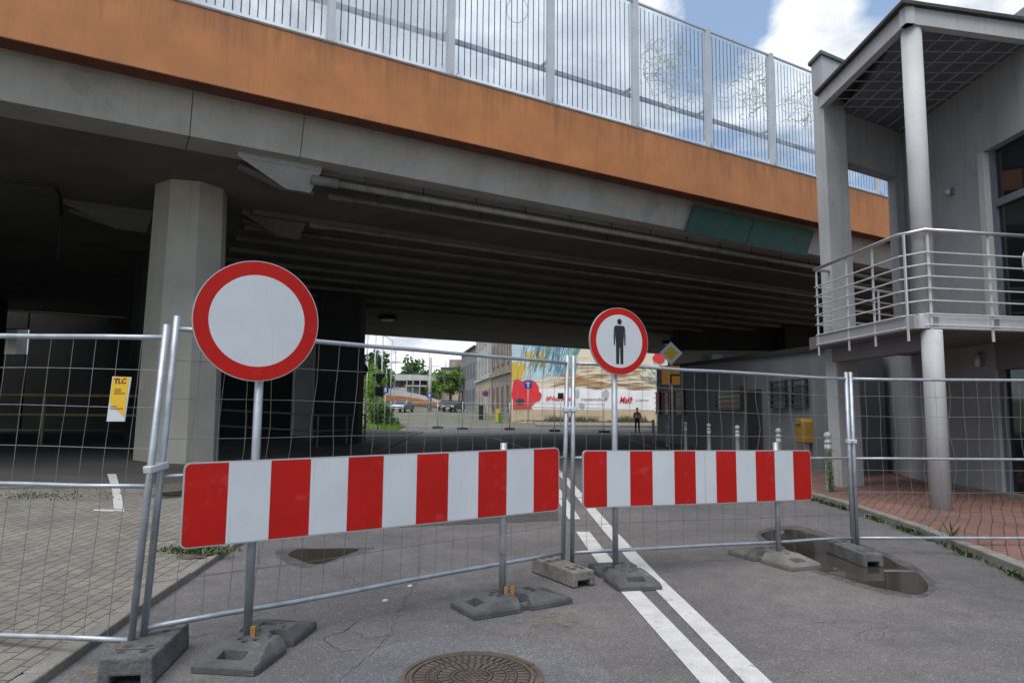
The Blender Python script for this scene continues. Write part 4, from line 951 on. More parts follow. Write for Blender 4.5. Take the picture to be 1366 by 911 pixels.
def rubber_base(c, ang, label, mat, L_=.88, W_=.40, Hh=.105):
    """low recycled rubber plate: two sloped ends, a waist, square handling pockets, raised studs"""
    nx, ny = 120, 56; mb = MB()
    ca, sa = math.cos(ang), math.sin(ang); vid = {}
    def half(x):
        ax = abs(x); return W_ / 2 - (.045 if ax < .05 else 0)
    def hgt(x, y):
        ax, ay = abs(x), abs(y)
        e = min((L_ / 2 - ax) / .24, (half(x) - ay) / .05, 1.0)
        h = .045 + (Hh - .045) * max(0, min(1, e))
        def inr(x0, x1, y0, y1): return x0 < x < x1 and y0 < y < y1
        if inr(-.37, -.29, -.075, .075) or inr(.29, .37, -.075, .075): h = .012
        if inr(-.045, .045, .075, .14) or inr(-.045, .045, -.14, -.075): h = .02
        if inr(.13, .19, -.07, .07): h = .03
        for (a, b) in ((-.19, 0), (-.15, .05), (-.15, -.05), ): 
            if (x - a) ** 2 + (y - b) ** 2 < .020 ** 2: h -= .05
        for (a, b) in ((-.09, .08), (-.09, -.08), (.09, .08), (.09, -.08), (.0, .04), (.0, -.04)):
            if abs(x - a) < .022 and abs(y - b) < .03 and h > .06: h += .014
        return h
    for i in range(nx + 1):
        for j in range(ny + 1):
            x = -L_ / 2 + L_ * i / nx; y = (-.5 + j / ny) * 2 * half(x)
            corner = max(0, abs(x) - (L_ / 2 - .06)); y *= 1 - corner * .9
            h = hgt(x, y) if 0 < i < nx and 0 < j < ny else .035
            vid[i, j] = len(mb.v); mb.v.append(V((c[0] + x * ca - y * sa, c[1] + x * sa + y * ca, h)))
    for i in range(nx):
        for j in range(ny): mb.f.append((vid[i, j], vid[i + 1, j], vid[i + 1, j + 1], vid[i, j + 1])); mb.m.append(0)
    edge = [(i, 0) for i in range(nx)] + [(nx, j) for j in range(ny)] + [(i, ny) for i in range(nx, 0, -1)] + [(0, j) for j in range(ny, 0, -1)]
    lo = {}
    for k in edge: lo[k] = len(mb.v); q = mb.v[vid[k]]; mb.v.append(V((q.x, q.y, .004)))
    for k, k2 in zip(edge, edge[1:] + edge[:1]): mb.f.append((vid[k], lo[k], lo[k2], vid[k2])); mb.m.append(0)
    t = thing('rubber_weight', label, 'sign base', (c[0], c[1], 0), 'rubber bases of the striped barriers')
    mb.build('base_plate', mat, t); return t
M_wedge = pmat('orange_wedge', (.30, .15, .04), .6, .2)
def wedge(t, x, y): 
    mb = MB(); mb.hexa([(x - .012, y - .01, .08), (x + .012, y - .01, .08), (x + .012, y + .01, .08), (x - .012, y + .01, .08)], [(x - .016, y - .012, .165), (x + .016, y - .012, .165), (x + .016, y + .012, .165), (x - .016, y + .012, .165)]); mb.build('wedge', M_wedge, t)
t = rubber_base((-1.57, 4.47), R(83), 'dark rubber base under the pole of the large blank round sign', M_rubber); wedge(t, -1.58, 4.37)
t = rubber_base((.02, 5.47), R(32), 'dark rubber base under the right pole of the longer barrier, sand beside it', M_rubber); wedge(t, -.03, 5.37); wedge(t, .02, 5.39)
rubber_base((1.02, 6.36), R(101), 'dark rubber base under the pole of the no pedestrians sign', M_rubber)
rubber_base((2.68, 7.16), R(114), 'pale dusty rubber base beside the puddle', M_rubber2)

def fence_foot(c, ang, L_, W_, Hh, label, mat):
    t = thing('fence_block', label, 'fence foot', (c[0], c[1], 0), 'blocks holding the fence panels')
    ex = V((math.cos(ang), math.sin(ang), 0)); ey = V((-ex.y, ex.x, 0)); o = V((c[0], c[1], .0)); mb = MB()
    nw = W_ * .27
    def sec(x, s=1.0):
        w = W_ / 2 * s; return [o + ex * x + ey * a + V((0, 0, b)) for a, b in ((-w, .004), (-nw, .004), (-nw, .055), (nw, .055), (nw, .004), (w, .004), (w * .93, Hh), (-w * .93, Hh))]
    mb.hexa(sec(-L_ / 2), sec(L_ / 2)); mb.build('block', mat, t, bevel=.012)
    mb = MB()
    for k in range(6):
        q = o + ex * (-L_ * .36 + k * L_ * .144)
        for s in (-1, 1):
            if k in (2, 3): continue
            mb.lathe(q + ey * (s * W_ * .2) + V((0, 0, Hh - .02)), [(.022, 0), (.022, .022)], 10)
    mb.bar(o + ex * (-L_ * .3) - ey * W_ * .35 + V((0, 0, Hh)), o + ex * (-L_ * .3) + ey * W_ * .35 + V((0, 0, Hh)), .012, .006)
    mb.build('holes', M_iron_gap, t)
fence_foot((-2.12, 4.16), R(98), .62, .29, .155, 'dark fence block at the left kerb under the leaning fence posts', M_block_d)
fence_foot((.47, 6.34), R(120), .68, .235, .135, 'pale brownish fence block between the two striped barriers', M_block)
fence_foot((3.55, 7.24), R(93), .72, .215, .135, 'grey fence block standing in the puddle', M_block_d)

def fence_panel(label, bl, br, tl, tr, group, seed, bent=1.0, foot_z=.1, mid=.5):
    rnd = random.Random(seed); t = thing('wire_fence', label, 'fence', (bl.x, bl.y, 0), group)
    def S(u, v): return bl.lerp(br, u).lerp(tl.lerp(tr, u), v)
    for u in (0, 1):
        a, b = S(u, 0), S(u, 1); dn = (a - b).normalized(); foot = a + dn * max(0, (a.z - foot_z)) 
        top = b + (b - a).normalized() * .03
        mb = MB(); mb.tube([foot, top], .021, 12); mb.build('post', M_galv, t, True)
    for v in (.035, mid, .975):
        mb = MB(); mb.tube([S(k / 8, v) + V((0, 0, rnd.uniform(-.004, .004) * bent)) for k in range(9)], .0165 if v != mid else .0135, 10); mb.build('rail', M_galv, t, True)
    mb = MB(); nv = 22; nrm = (br - bl).cross(tl - bl).normalized()
    for k in range(1, nv):
        u = k / nv; pts = []; ph = rnd.uniform(0, 6); am = rnd.uniform(.2, 1.0) * (.019 if rnd.random() < .12 else .009) * bent
        for q in range(13):
            v = lerp(.035, .975, q / 12); off_ = math.sin(ph + q * 1.1) * am * math.sin(math.pi * q / 12)
            pts.append(S(u + off_ / 3.4 * 1.6, v) + nrm * off_)
        mb.tube(pts, .0019, 5, False)
    for v in (.17, .30, .43, .62, .75, .87) if bent else (.2, .35, .65, .8):
        ph = rnd.uniform(0, 6); mb.tube([S(k / 14, v) + V((0, 0, math.sin(ph + k * .9) * .004 * bent)) for k in range(15)], .0022, 5, False)
    mb.build('wire_mesh', M_wire, t); return t
P1a, P1aT = V((-2.205, 4.13, .09)), V((-2.105, 4.13, 1.975))
dL = V((-3.215, 4.28)) - V((-2.205, 4.13)); dL.normalize()
L0 = V((-2.205, 4.13)) + dL * 3.42
fence_panel('wire fence panel at the far left, over the pavers, holding the yellow notice', V((L0.x, L0.y, .0)), P1a, V((L0.x + .1, L0.y, 2.03)), P1aT, 'wire fence panels across the road', 1)
P1b, P1bT = V((-2.17, 4.205, .13)), PY(236, 428, 4.205)
P2a, P2aT = V((.49, 6.508, .13)), PY(757, 478, 6.508)
fence_panel('wire fence panel behind the longer striped barrier', P1b, P2a, P1bT, P2aT, 'wire fence panels across the road', 2)
P2b, P2bT = V((.577, 6.512, .13)), PY(765, 478, 6.512)
P3a, P3aT = V((3.69, 7.53, .11)), PY(1128.5, 500, 7.53)
fence_panel('wire fence panel behind the shorter striped barrier', P2b, P3a, P2bT, P3aT, 'wire fence panels across the road', 3)
P3b, P3bT = V((3.74, 7.532, .11)), PY(1134.5, 500, 7.532)
e4 = V((3.74, 7.532)) + V((1.86, .02)).normalized() * 3.42
fence_panel('wire fence panel at the far right in front of the red brick pavement', P3b, V((e4.x, e4.y, .13)), P3bT, V((e4.x, e4.y, P3bT.z)), 'wire fence panels across the road', 4)
def clamp(p, q, label):
    t = thing('fence_clamp', label, 'clamp', (p + q) / 2, 'clamps joining the fence posts'); c = (p + q) / 2; d = (q - p).normalized()
    mb = MB(); mb.bar(p - d * .03, q + d * .03, .062, .045); mb.build('strap', M_post, t, bevel=.008)
    mb = MB(); mb.tube([c + V((0, -.05, 0)), c + V((0, .05, 0))], .012, 6); mb.build('bolt', M_galv, t)
clamp(lerp(P1a, P1aT, .555), lerp(P1b, P1bT, .535), 'steel clamp joining the two leaning posts at the left kerb')
clamp(lerp(P2a, P2aT, .74), lerp(P2b, P2bT, .74), 'steel clamp joining the two posts between the striped barriers')
clamp(lerp(P3a, P3aT, .60), lerp(P3b, P3bT, .60), 'steel clamp joining the two posts above the puddle')

# yellow notice on the left panel
lp0, lp1 = V((L0.x, L0.y)), V((-2.205, 4.13)); dn = (lp1 - lp0).normalized(); fn = V((dn.y, -dn.x))
q = [PL(x, y, lp0 + fn * .03, lp1 + fn * .03) for x, y in ((142, 562), (166, 562), (175, 503), (150, 502))]
t = thing('fence_notice', 'yellow and white company notice hung on the left fence panel', 'sign', q[0])
ex = (q[1] - q[0]); ey = (q[3] - q[0]); wN, hN = ex.length, ey.length; fe = V((fn.x, fn.y, 0))
mb = MB(); mb.hexa([p - fe * .006 for p in q], q); mb.build('plate', M_white, t)
ex.normalize(); ey.normalize()
def NP(a, b, k=.0015): return q[0] + ex * (a * wN) + ey * (b * hN) + fe * k
mb = MB(); mb.quad(NP(.04, .985), NP(.04, .42), NP(.96, .09), NP(.96, .985)); mb.build('yellow_field', M_yellow, t)
text_mesh('lettering', 'TLC', hN * .16, NP(.14, .84, .003), ex, ey, M_rust, t, squeeze=wN * .70 / (hN * .15 * 1.95), bold=.0018)
mb = MB()
for k, (a0, a1) in enumerate(((.24, .6), (.24, .62), (.22, .84))):
    z = .70 - .045 * k; mb.quad(NP(a0, z, .003), NP(a1, z, .003), NP(a1, z + .018, .003), NP(a0, z + .018, .003))
mb.build('small_lettering', M_rust, t); mb = MB()
for k, (a0, a1) in enumerate(((.1, .5), (.1, .85))):
    z = .325 - .05 * k; mb.quad(NP(a0, z, .003), NP(a1, z, .003), NP(a1, z + .016, .003), NP(a0, z + .016, .003))
mb.build('small_lettering', M_rust, t)

# stones on the asphalt
M_pebble = pmat('pale_stone', (.42, .41, .39), .9, .2, 30)
def stone(x, y, r, label):
    p = PZ(x, y, 0); bm = bmesh.new(); bmesh.ops.create_icosphere(bm, subdivisions=2, radius=r)
    rr = random.Random(x)
    for v in bm.verts: v.co *= rr.uniform(.75, 1.15); v.co.z = max(v.co.z * .7, -r * .4)
    me = bpy.data.meshes.new('stone'); bm.to_mesh(me); bm.free(); me.materials.append(M_pebble)
    o = bpy.data.objects.new('stone', me); COL.objects.link(o); o.location = (p.x, p.y, r * .4); tag(o, label, 'stone', 'loose stones on the asphalt')
stone(514, 803, .024, 'pale loose stone on the asphalt, the one lying nearer the camera')
stone(547, 783, .022, 'pale loose stone on the asphalt, the one lying closer to the fence rail')

# ------------------------------------------------------------------ priority sign and amber sign under the bridge
sp = V((5.72, 24.4)); t = thing('priority_road_sign', 'yellow diamond priority road sign above an amber panel on one pole', 'road sign', (sp.x, sp.y, .1))
fx, fz = V((1, 0, 0)), V((0, 0, 1))
def at(x, y): return PY(x, y, sp.y - .08)
c = at(895, 471); r = (at(911, 471) - at(880, 471)).length / 2
mb = MB(); mb.tube([V((sp.x, sp.y, .1)), V((sp.x, sp.y, c.z + .2))], .035, 10); mb.build('pole', M_edge, t, True)
mb = MB(); mb.plate(c, fx, fz, [(r, 0), (0, r), (-r, 0), (0, -r)], .02); dm = mb.build('diamond_plate', M_white, t)
mb = MB(); k = r * .62; mb.quad(*[c + V((a, -.004, b)) for a, b in ((k, 0), (0, k), (-k, 0), (0, -k))]); mb.build('yellow_face', M_yellow, dm)
a, b = at(883, 513), at(907, 488)
mb = MB(); mb.plate((a.x, a.y, a.z), fx, fz, [(0, 0), (b.x - a.x, 0), (b.x - a.x, b.z - a.z), (0, b.z - a.z)], .02); am = mb.build('amber_panel', M_amber, t)
mb = MB(); w, h = b.x - a.x, b.z - a.z
for (x0, x1, y0, y1) in ((.44, .54, .05, .56), (.541, 1.0, .46, .56)): mb.quad(*[a + V((w * x, -.003, h * y)) for x, y in ((x0, y0), (x1, y0), (x1, y1), (x0, y1))])
mb.build('route_symbol', M_black, am)

# ------------------------------------------------------------------ foliage helpers
def leaf_cloud(mb, c, rad, n, size, rnd, squash=1.0, hollow=.3):
    c = V(c); rad = V(rad)
    for _ in range(n):
        d = V((rnd.gauss(0, 1), rnd.gauss(0, 1), rnd.gauss(0, 1))).normalized() * (hollow + (1 - hollow) * rnd.random() ** .6)
        p = c + V((d.x * rad.x, d.y * rad.y, d.z * rad.z)); s = size * rnd.uniform(.6, 1.3)
        a = V((rnd.gauss(0, 1), rnd.gauss(0, 1), rnd.gauss(0, .7))).normalized(); b = a.orthogonal().normalized(); b = (b + a.cross(b) * rnd.uniform(-1, 1)).normalized()
        mb.mi = rnd.choice((0, 0, 1))
        mb.quad(p - a * s, p + b * s * .55, p + a * s, p - b * s * .55)
def tree(x, y, z, h, r, label, mats, n=900, leaf=.28, group='trees in the distance', seed=1, trunk_h=.35):
    rnd = random.Random(seed); t = thing('broadleaf_tree', label, 'tree', (x, y, z), group)
    mb = MB(); mb.tube([V((x, y, z)), V((x + .1, y, z + h * .3)), V((x, y, z + h * .75))], [r * .09, r * .07, r * .02], 8)
    for k in range(6):
        a = rnd.uniform(0, 6.28); mb.tube([V((x, y, z + h * rnd.uniform(.3, .5))), V((x + math.cos(a) * r * .6, y + math.sin(a) * r * .6, z + h * rnd.uniform(.55, .85)))], [r * .04, r * .012], 6)
    mb.build('trunk', M_bark, t)
    mb = MB()
    for k in range(11):
        a = rnd.uniform(0, 6.28); q = rnd.uniform(0, .62) * r; zz = z + h * rnd.uniform(trunk_h + .1, .88)
        leaf_cloud(mb, (x + math.cos(a) * q, y + math.sin(a) * q, zz), (r * rnd.uniform(.28, .5),) * 2 + (h * rnd.uniform(.1, .17),), n // 11, leaf, rnd)
    mb.build('crown', list(mats), t); return t

# hedge / climbers at the left of the opening
t = thing('hedge', 'bright green climbing hedge left of the street opening', 'hedge', (-11.1, 55, 0)); rnd = random.Random(5); mb = MB()
for (x, y, zz, rx, rz) in ((-11.1, 55, 2.4, 1.05, 2.3), (-10.9, 56, 3.6, .75, 1.3), (-10.5, 54.5, 1.2, 1.0, 1.3), (-11.9, 57, 4.1, .85, 1.4)): leaf_cloud(mb, (x, y, zz), (rx, .9, rz), 900, .12, rnd, hollow=.2)
mb.build('foliage', [M_leaf_y, M_leaf], t); mb = MB(); mb.tube([V((-11.2, 55, 0)), V((-11.1, 55.2, 3.5))], [.08, .03], 6); mb.tube([V((-10.7, 54.8, 0)), V((-10.8, 54.6, 2))], [.06, .02], 6); mb.build('stems', M_bark, t)
t = thing('shrub', 'dark rounded shrub at the foot of the bright hedge', 'shrub', (-10.1, 53.3, 0)); mb = MB()
leaf_cloud(mb, (-10.1, 53.3, 1.1), (1.0, .9, .9), 900, .11, rnd, hollow=.2); leaf_cloud(mb, (-9.4, 52.8, .55), (.9, .8, .5), 500, .1, rnd, hollow=.2)
mb.build('foliage', [M_leaf_d, M_leaf], t); mb = MB(); mb.tube([V((-10.1, 53.3, 0)), V((-10.1, 53.3, 1.2))], [.05, .02], 6); mb.build('stems', M_bark, t)
mb = MB()
for _ in range(2600):
    x, y = rnd.uniform(-14, -8.3), rnd.uniform(50.5, 54.5); h = rnd.uniform(.15, .55); a = rnd.uniform(0, 3.1); s = .03
    mb.quad((x - s, y, 0), (x + s, y, 0), (x + rnd.uniform(-.1, .1), y + rnd.uniform(-.1, .1), h))
tag(mb.build('verge_grass', M_leaf_y, origin=(-9, 48, 0)), 'rough green verge grass in front of the hedge', 'grass', kind='stuff')
# weeds along the right kerb
mb = MB()
kp = [V((*p, 0)) for p in KR[2:9]]
for (a, b) in zip(kp, kp[1:]):
    for _ in range(int((b - a).length * 300)):
        p = a.lerp(b, rnd.random()); q = math.sin(p.y * 2.3) + math.sin(p.y * 5.1 + 1)
        if q < -.1 and rnd.random() < .85: continue
        p += V((rnd.gauss(-.02, .03), 0, 0)); h = rnd.uniform(.02, .075); d = V((rnd.uniform(-1, 1), rnd.uniform(-1, 1), 0)).normalized(); s = .012
        tip = p + d * h * .9 + V((0, 0, h)); n_ = V((-d.y, d.x, 0)) * s
        mb.mi = rnd.choice((0, 0, 1)); mb.quad(p, p + (tip - p) * .6 + n_, tip, p + (tip - p) * .6 - n_)
tag(mb.build('kerb_weeds', [M_weed_d, M_weed], origin=(5, 10, 0)), 'low green weeds growing in the gutter along the right kerb', 'weeds', kind='stuff')
def tuft(c, n, spread, h, label, mats, name='weed_tuft', cat='weed', group=None):
    t = thing(name, label, cat, c, group); mb = MB(); c = V(c)
    for _ in range(n):
        p = c + V((rnd.gauss(0, spread), rnd.gauss(0, spread * .5), 0)); hh = h * rnd.uniform(.3, 1); d = V((rnd.uniform(-1, 1), rnd.uniform(-1, 1), 0)).normalized()
        tip = p + d * hh * .7 + V((0, 0, hh)); n_ = V((-d.y, d.x, 0)) * .009; mb.mi = rnd.choice((0, 0, 1)); mb.quad(p, p + (tip - p) * .55 + n_, tip, p + (tip - p) * .55 - n_)
    mb.build('foliage', mats, t)
p = PZ(262, 735, .075); tuft(p, 900, .16, .05, 'green weed patch in bare soil at the left kerb behind the striped barrier', [M_weed_d, M_weed])
p = onl(40, 662); tuft(p, 420, .5, .045, 'weeds along the kerb of the parking bays behind the left fence panel', [M_weed_d, M_weed])
p = PZ(1268, 720, .1); tuft(p, 16, .03, .26, 'thin tall weed at the kerb in front of the right fence panel', [M_weed_d, M_weed])
# tall weed by the nearest bollard
t = thing('tall_weed', 'tall spiky green weed growing beside the nearest bollard', 'weed', (5.74, 12.5, .1)); mb = MB()
for k in range(5): mb.tube([V((5.74 + k * .02, 12.5, .1)), V((5.72 + k * .025, 12.5, .5)), V((5.7 + k * .03, 12.48, .85 - k * .08))], [.007, .005, .002], 5)
mb.build('stems', M_leaf, t); mb = MB()
for _ in range(150):
    z = rnd.uniform(.15, .85); p = V((5.745 + rnd.gauss(0, .03), 12.5 + rnd.gauss(0, .03), z)); d = V((rnd.uniform(-1, 1), rnd.uniform(-1, 1), .4)).normalized() * rnd.uniform(.06, .13); n_ = d.cross(V((0, 0, 1))).normalized() * .012
    mb.quad(p, p + d * .5 + n_, p + d, p + d * .5 - n_)
mb.build('leaves', [M_leaf], t)

# ------------------------------------------------------------------ person
def skin_mesh(name, joints, edges, mat, parent, sub=2):
    off_ = V((0, 0, 0)); par = parent
    while par is not None: off_ += par.location; par = par.parent
    me = bpy.data.meshes.new(name); me.from_pydata([tuple(V(j[:3])) for j in joints], edges, []); o = bpy.data.objects.new(name, me); COL.objects.link(o)
    s = o.modifiers.new('skin', 'SKIN'); s.use_smooth_shade = True
    for i, j in enumerate(joints):
        sv = me.skin_vertices[0].data[i]; sv.radius = (j[3], j[4] if len(j) > 4 else j[3]); sv.use_root = (i == 0)
    u = o.modifiers.new('sub', 'SUBSURF'); u.levels = sub; u.render_levels = sub
    me2 = bpy.data.meshes.new_from_object(o.evaluated_get(bpy.context.evaluated_depsgraph_get())); bpy.data.objects.remove(o)
    me2.name = name; me2.materials.clear(); me2.materials.append(mat)
    o2 = bpy.data.objects.new(name, me2); COL.objects.link(o2); o2.parent = parent
    return o2
def person(x, y, z, label):
    t = thing('person', label, 'person', (x, y, z))
    # body (faces the camera, forearms bent forward holding something)
    J = [(0, 0, .95, .15, .11), (0, 0, 1.15, .14, .10), (0, 0, 1.38, .17, .11), (0, 0, 1.50, .06, .06), (0, -.01, 1.58, .055, .06), (0, -.01, 1.66, .085, .1), (0, 0, 1.74, .07, .08),
         (-.19, 0, 1.41, .06), (-.25, .02, 1.14, .045), (-.13, -.24, 1.06, .034), (-.08, -.31, 1.08, .03),
         (.19, 0, 1.41, .06), (.25, .02, 1.14, .045), (.13, -.24, 1.06, .034), (.08, -.31, 1.08, .03),
         (-.10, 0, .88, .09), (-.11, -.01, .50, .065), (-.12, .02, .10, .045), (-.13, -.12, .045, .04),
         (.10, 0, .88, .09), (.12, -.02, .50, .065), (.14, .01, .10, .045), (.16, -.13, .045, .04)]
    E = [(0, 1), (1, 2), (2, 3), (3, 4), (4, 5), (5, 6), (2, 7), (7, 8), (8, 9), (9, 10), (2, 11), (11, 12), (12, 13), (13, 14), (0, 15), (15, 16), (16, 17), (17, 18), (0, 19), (19, 20), (20, 21), (21, 22)]
    b = skin_mesh('body', J, E, M_cloth, t)
    b.data.materials.append(M_skin)
    for p in b.data.polygons:
        if p.center.z > 1.53 or (p.center.y < -.25 and p.center.z > .9): p.material_index = 1
    mb = MB(); O = V((x, y, z))
    prof = [(.155, .115, 1.02), (.165, .12, 1.12), (.175, .13, 1.3), (.185, .135, 1.40), (.13, .10, 1.48)]
    n = 20; base = len(mb.v)
    for (a, bb, zz) in prof:
        for j in range(n): q = 2 * math.pi * j / n; mb.v.append(O + V((a * 1.1 * math.cos(q), bb * 1.12 * math.sin(q), zz)))
    for k in range(len(prof) - 1):
        for j in range(n): j2 = (j + 1) % n; mb.f.append((base + k * n + j, base + k * n + j2, base + (k + 1) * n + j2, base + (k + 1) * n + j)); mb.m.append(1 if k == 1 else 0)
    mb.build('hi_vis_vest', [M_vest, M_white], t, True)
    mb = MB(); mb.lathe(O + V((0, -.01, 1.70)), [(.125, -.01), (.115, .0), (.108, .05), (.08, .095), (.03, .115)], 18); mb.quad(*[O + V((a, bq, 1.695)) for a, bq in ((-.09, -.11), (.09, -.11), (.07, -.18), (-.07, -.18))]); mb.build('white_helmet', M_white, t, True)
person(8.85, 48.3, 0, 'person in an orange hi-vis vest and white helmet standing on the road')

# ------------------------------------------------------------------ far street: mural building
YM = 65.0
def am_(x, y, d=0.0): return PY(x, y, YM - d)
mu = thing('mural_building', 'cream gable wall painted with a colourful mural of a red poppy', 'building', (9, YM, .4))
x0 = am_(682.5, 540).x
mb = MB(); mb.box(x0, 26, YM, YM + 10, 0, 14.5); wall = mb.build('wall', M_creamwall, mu)
def paint(name, polys, mat, d): 
    mb = MB()
    for i_, pl in enumerate(polys): mb.quad(*[am_(x, y, d + .0002 * i_) for x, y in pl])
    return mb.build(name, mat, wall)
def pm(n, c): return pmat('mural_' + n, c, .85, .12, .8)
paint('tan_base_band', [[(683, 545.5), (1060, 549.5), (1060, 566), (683, 562)]], pm('tan', (.55, .44, .30)), .006)
paint('white_band', [[(683, 519), (770, 518), (880, 520), (1000, 522), (1000, 548.8), (683, 545.3)]], pm('white', (.82, .83, .84)), .008)
paint('pale_blue_sky', [[(683, 400), (780, 400), (770, 470), (748, 500), (700, 510), (683, 500)]], pm('sky', (.46, .60, .66)), .005)
paint('yellow_patch', [[(683, 484), (694, 481), (702, 488), (700, 502), (690, 510), (683, 509)], [(683, 400), (730, 400), (728, 455), (683, 453)], [(700, 470), (730, 465), (728, 490), (705, 486)]], pm('yellow', (.58, .42, .07)), .009)
rm = random.Random(3)
def strokes(name, n, x0_, x1_, y0_, y1_, dx, dy, w, mat, d):
    pls = []
    for _ in range(n):
        x, y = rm.uniform(x0_, x1_), rm.uniform(y0_, y1_); l = rm.uniform(.5, 1.0); ww = w * rm.uniform(.4, 1.2)
        a = V((x, y)); b = V((x + dx * l + rm.uniform(-1, 1), y + dy * l)); m_ = (a + b) / 2 + V((rm.uniform(-.6, .6), 0)); n_ = V((-(b - a).y, (b - a).x)).normalized() * ww
        pls.append([a, m_ - n_, b, m_ + n_])
    paint(name, pls, mat, d)
strokes('blue_brush_strokes', 110, 703, 765, 462, 507, 7, -24, .65, pm('blue', (.10, .28, .40)), .012)
strokes('teal_brush_strokes', 80, 710, 770, 462, 505, 3, -20, .6, pm('teal', (.14, .33, .33)), .048)
strokes('thin_dark_stems', 26, 688, 745, 470, 500, 4, -40, .35, pm('stem', (.05, .10, .12)), .066)
strokes('pale_brush_strokes', 50, 690, 765, 460, 508, 4, -14, 1.0, pm('pale', (.62, .64, .55)), .036)
strokes('brown_brush_strokes', 46, 725, 790, 500, 518, 26, -2, .9, pm('brown', (.42, .20, .07)), .012)
strokes('brown_brush_strokes', 40, 780, 860, 498, 520, 34, 1, .7, pm('brown2', (.33, .17, .08)), .022)
strokes('sand_brush_strokes', 34, 745, 850, 486, 516, 28, -1, .9, pm('sandy', (.52, .32, .14)), .032)
strokes('tan_lines', 22, 770, 850, 460, 496, 22, 0, .25, pm('tanline', (.36, .28, .18)), .040)
strokes('teal_brush_strokes', 22, 845, 880, 480, 510, 8, 10, 1.0, pm('teal2', (.16, .36, .36)), .046)
paint('green_curve', [[(765, 440), (776, 440), (777, 458), (770, 472), (762, 474), (768, 460)]], pm('green', (.08, .32, .24)), .074)
paint('green_curve_light', [[(768.5, 440), (771, 440), (772, 459), (766, 470), (769, 459)]], pm('greenl', (.35, .55, .3)), .077)
def petal(cx, cy, rx, ry, n=18, wob=.12):
    return [(cx + rx * (1 + wob * math.sin(3 * t + cx)) * math.cos(t), cy + ry * (1 + wob * math.sin(2 * t + cy)) * math.sin(t)) for t in [2 * math.pi * k / n for k in range(n)]]
M_poppy = pm('poppy', (.68, .04, .05))
paint('red_poppy', [petal(692, 522, 10, 17), petal(706, 523, 12, 19), petal(698, 534, 14, 10)], M_poppy, .074)
paint('red_poppy_petals', [petal(714, 528, 9, 7), [(684, 530), (706, 525), (718, 534), (705, 541), (711, 545), (684, 545)]], M_poppy, .077)
paint('poppy_heart', [petal(693.5, 536, 6, 5)], pm('heart', (.06, .055, .07)), .08)
paint('small_red_poppy', [petal(722, 452, 4, 4), petal(879, 477, 8, 7), petal(842, 531.5, 1.8, 2.2)], M_poppy, .08)
paint('grey_leaves', [petal(776, 541, 3.8, 4), petal(770, 525, 3, 6), petal(808, 526, 4.5, 6)], pm('greyleaf', (.42, .45, .46)), .05)
s_px = YM / F_
def mtext(s, x, y, size_px, width_px, mat, bold=0.0, name='lettering', shear=0.0):
    o = am_(x, y, .06); ob = text_mesh(name, s, size_px * s_px * 1.35, o, V((1, 0, 0)), V((0, 0, 1)), mat, wall, bold=bold, shear=shear)
    w = max(v.co.x for v in ob.data.vertices) - min(v.co.x for v in ob.data.vertices); k = width_px * s_px / w; bx = min(v.co.x for v in ob.data.vertices)
    for v in ob.data.vertices: v.co.x = bx + (v.co.x - bx) * k
mtext('#NaszeMaki', 728, 534, 6.5, 38, M_poppy, .012, shear=.2)
mtext('naszemaki.pl', 775, 534, 4.2, 34, pm('ink', (.09, .09, .095)), 0)
mtext('Maki', 826, 537, 8.5, 17, M_poppy, .02, shear=.35)
mtext('c-bmo', 848, 535, 3.6, 17, pm('ink', (.09, .09, .095)), 0)

# tenements along the far street
def tenement(label, a, b, ztop, mat, rows, nwin, depth=12, lower=None, split=5.0, z0=0, cornice=True, name='tenement_house'):
    """facade from a (near) to b (far); body to the right of it"""
    a = V(a); b = V(b); d = (b - a).normalized(); n = V((-d.y, d.x)); L_ = (b - a).length
    if n.x < 0: n = -n
    t = thing(name, label, 'building', (a.x, a.y, z0), 'old houses along the far street')
    def pt(u, w, z): p = a + d * u + n * w; return V((p.x, p.y, z))
    def bx(mb, u0, u1, w0, w1, z0_, z1_): mb.hexa([pt(u0, w0, z0_), pt(u1, w0, z0_), pt(u1, w1, z0_), pt(u0, w1, z0_)], [pt(u0, w0, z1_), pt(u1, w0, z1_), pt(u1, w1, z1_), pt(u0, w1, z1_)])
    mb = MB(); bx(mb, 0, L_ - .01, 0, depth, z0 + split if lower else z0 - .5, ztop); w = mb.build('wall', mat, t)
    if lower: mb = MB(); bx(mb, 0, L_ - .01, .02, depth, z0 - .5, z0 + split - .003); mb.build('lower_wall', lower, t)
    if cornice:
        for zc, pr in ((z0 + split, .25), (ztop - .1, .45)):
            mb = MB(); bx(mb, .03, L_ - .05, -pr, -.003, zc - .25, zc + .15); mb.build('cornice', mat, t)
    for (zs, hh, ww) in rows:
        for k in range(nwin):
            u = (k + .5) * L_ / nwin
            mb = MB(); bx(mb, u - ww / 2, u + ww / 2, -.03, .3, z0 + zs, z0 + zs + hh); wi = mb.build('window', M_window, t)
            mb = MB(); bx(mb, u - ww / 2 - .12, u + ww / 2 + .12, -.16, -.034, z0 + zs - .18, z0 + zs - .02); bx(mb, u - ww / 2 - .12, u - ww / 2 - .003, -.1, -.034, z0 + zs, z0 + zs + hh); bx(mb, u + ww / 2 + .003, u + ww / 2 + .12, -.1, -.034, z0 + zs, z0 + zs + hh)
            mb.build('surround', mat, wi)
    mb = MB(); bx(mb, -.0, L_ - .02, -.3, depth, ztop + .003, ztop + .3); mb.build('roof', M_roof, t)
    return t
rows4 = [(1.3, 2.2, 1.1), (5.9, 2.3, 1.1), (9.4, 2.2, 1.1)]
xa = am_(682.5, 540).x - .05
